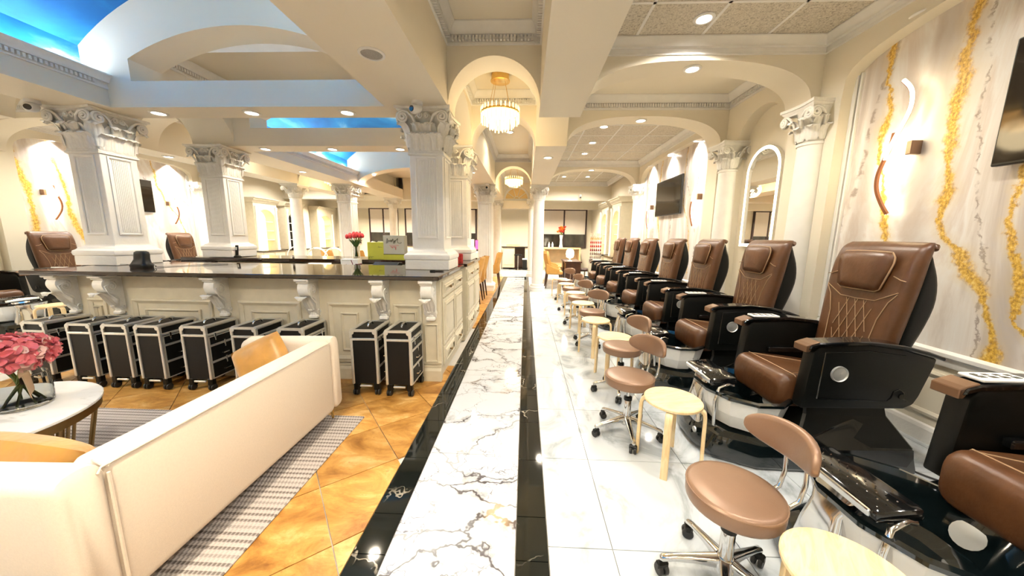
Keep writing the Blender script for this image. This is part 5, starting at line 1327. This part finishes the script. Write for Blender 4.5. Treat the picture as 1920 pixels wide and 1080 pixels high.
MB().box(-.85,.85,-.28,.28,.93,1.0).build('table_top', TANW, t, bevel=.006); MB().box(-.8,.8,.2,.24,.1,.93).build('back_panel', TANW, t)
for x in (-.8,.78): MB().box(x,x+.06,-.26,.26,0,.93).build('side_panel', TANW, t)
t = thing('orange_flower_vase', 'tall white vase of orange and red flowers before the far window', 'flowers', (1.58,15.0,1.0))
MB().lathe([(.001,0),(.09,0),(.06,.15),(.05,.35),(.08,.55),(.07,.55),(.04,.35),(.001,.33)], 16).build('vase', PLAST, t, smooth=1)
of, rf = pm('orange_petal',(.85,.25,.03),.5), pm('scarlet_petal',(.65,.04,.02),.5)
for k in range(16):
    a = k*2.4; z = .68+.22*random.random(); r = .05+.15*random.random()
    MB().tube([(0,0,.5),(r*.5*cos(a),r*.5*sin(a),z-.06)], .006, 4).build('stem', STEM, t)
    MB().lathe([(.001,-.04),(.05,-.01),(.07,.03),(.03,.05),(.001,.06)], 8, (r*cos(a)*.8,r*sin(a)*.5,z)).build('bloom', of if k % 2 else rf, t, smooth=1)
for x in (1.05,1.2):
    o = MB().lathe([(.001,0),(.045,0),(.045,.16),(.02,.19),(.02,.24),(.001,.24)], 12, (x,14.95,1.0)).build('lotion_bottle', PLAST, smooth=.6); tag(o, ('left' if x < 1.1 else 'right')+' white bottle on the oak window table', 'bottle', 'white bottles on the oak table')
# passage counter at the end of the aisle
t = thing('passage_counter', 'cream counter with dark top and open knee space at the end of the aisle', 'counter', (-.4,15.1,0))
for x0, x1 in ((-.62,-.08),(.38,.68)):
    MB().box(x0, x1, -.2, .3, .08, .98).build('cabinet', CABM, t, bevel=.004); MB().box(x0+.06, x1-.06, -.215, -.2, .2, .9).build('door', CABM, t, bevel=.006)
MB().box(-.62,.68,.2,.3,0,.98).build('knee_panel', DKWD, t); MB().box(-.66,.70,-.24,.3,.98,1.02).build('counter_slab', GRAN, t); MB().box(-.45,.15,-.15,.05,1.02,1.12).build('oak_drawer_box', TANW, t)
t = thing('bar_stool', 'small black swivel stool before the passage counter', 'stool', (-.32,14.75,0))
MB().lathe([(.001,.64),(.17,.64),(.18,.68),(.001,.70)], 20).build('seat', BLKM, t, smooth=.8); MB().lathe([(.02,.03),(.02,.64)], 10).build('post', CHR, t); MB().lathe([(.001,0),(.2,0),(.2,.015),(.03,.04),(.001,.04)], 20).build('foot', CHR, t, smooth=.6)
t = thing('waste_bin', 'slim black bin with white rim under the passage counter', 'bin', (-.02,14.85,0))
MB().box(-.1,.1,-.1,.1,0,.45).build('bin_body', BLKM, t, bevel=.01); MB().box(-.11,.11,-.11,.11,.45,.50).build('rim', PLAST, t, bevel=.006)
tag(MB().box(-1.80,-1.54,15.58,15.6,1.06,1.24).build('pink_notice', pm('magenta_card',(.45,.02,.16),.5), bevel=.002), 'small magenta notice left of the passage counter', 'sign')
t = thing('side_desk', 'white side desk left of the passage', 'desk', (-2.5,15.0,0)); MB().box(-.6,.55,-.3,.3,.74,.8).build('desk_top', PLAST, t); MB().box(-.55,.5,-.28,.28,0,.74).build('cabinet', CABM, t)
t = thing('computer', 'white computer with a blue lit screen on the side desk', 'computer', (-2.45,14.9,.8)); MB().box(-.15,.15,-.1,.1,0,.52).build('case', PLAST, t, bevel=.01); MB().box(-.08,.02,-.105,-.1,.12,.46).build('screen', em('blue_screen',(.03,.06,.35),1.0), t)
t = thing('photo_display', 'pink magenta screen beside the computer', 'screen', (-2.12,14.9,.8)); MB().box(-.13,.13,-.03,.03,.06,.5).build('case', TVB, t, bevel=.005); MB().box(-.12,.12,-.033,-.03,.08,.48).build('screen', em('magenta_screen',(.6,.06,.22),1.0), t); MB().box(-.1,.1,-.1,.1,0,.06).build('foot', TVB, t)
# fan light closing the far aisle arch
fw = struct(empty('window_5', (-.3475,12.36,Z0)))
k = MB(); R0, R1 = .455, .40
k.strips([-.455+.91*i/24 for i in range(25)], lambda u: sqrt(max(0,R1*R1-u*u)) if abs(u) < R1 else 0, lambda u: sqrt(max(1e-6,.47**2-u*u)), 'x', -.03, .03); k.box(-.47,.47,-.04,.04,-.06,.03); k.build('window_frame', WHITE, fw)
MB().prism([(.42*cos(pi*i/20),.42*sin(pi*i/20)) for i in range(21)], 'y', .0, .01).build('pane', YELG, fw)
for a in (pi/5,2*pi/5,3*pi/5,4*pi/5): MB().tube([(.10*cos(a),-.01,.10*sin(a)),(.41*cos(a),-.01,.41*sin(a))], .012, 6).build('glazing_bar', WHITE, fw)
MB().tube([(.10*cos(pi*i/10),-.01,.10*sin(pi*i/10)) for i in range(11)], .012, 6).build('glazing_bar', WHITE, fw)
struct(MB().box(-.82,.125,12.2,12.5,2.46,Z0-.06).build('passage_lintel', PAINT))
# arc lamps on the far left desks
for i, (x, y) in enumerate(((-5.95,9.3),(-5.5,9.4),(-6.9,9.8))):
    t = thing('arc_lamp', ('left','right','farthest left')[i]+' glowing white arc lamp over the far left desks', 'lamp', (x,y,.80), 0, 'white arc lamps')
    pts = [(.30*cos(pi*k/14), 0, .30*sin(pi*k/14)) for k in range(15)]
    MB().tube(pts, .016, 6).build('arc', PLAST, t, smooth=1); MB().tube([(p[0]*.96,p[1],p[2]*.96-.002) for p in pts[2:9]], .014, 6).build('light_strip', LAMPW, t, smooth=1); MB().box(-.34,.34,-.06,.06,-.02,0).build('foot', PLAST, t)
for i, x in enumerate((-5.7,-7.0)):
    t = thing('manicure_table', ('right','left')[i]+' white manicure table under the arc lamps', 'table', (x,9.45 if i == 0 else 9.85,0)); MB().box(-.6,.45,-.25,.25,.72,.78).build('table_top', PLAST, t, bevel=.01); MB().box(-.5,-.3,-.2,.2,0,.72).build('pedestal', CABM, t); MB().box(.15,.35,-.2,.2,0,.72).build('pedestal', CABM, t)
# rack of dark bottles on the far wall
t = thing('bottle_shelf', 'wall rack of dark bottles on the far wall left of the tulips', 'rack', (-8.1,15.55,1.05))
for r in range(5):
    MB().box(-.35,.35,-.04,.05,.12*r,.12*r+.012).build('shelf', PLAST, t)
    for j in range(10): MB().lathe([(.026,0),(.026,.06),(.01,.065),(.01,.09)], 8, (-.31+.069*j,0,.12*r+.012)).build('bottle', MAROON if (r+j) % 3 else DKWD, t, smooth=.6)
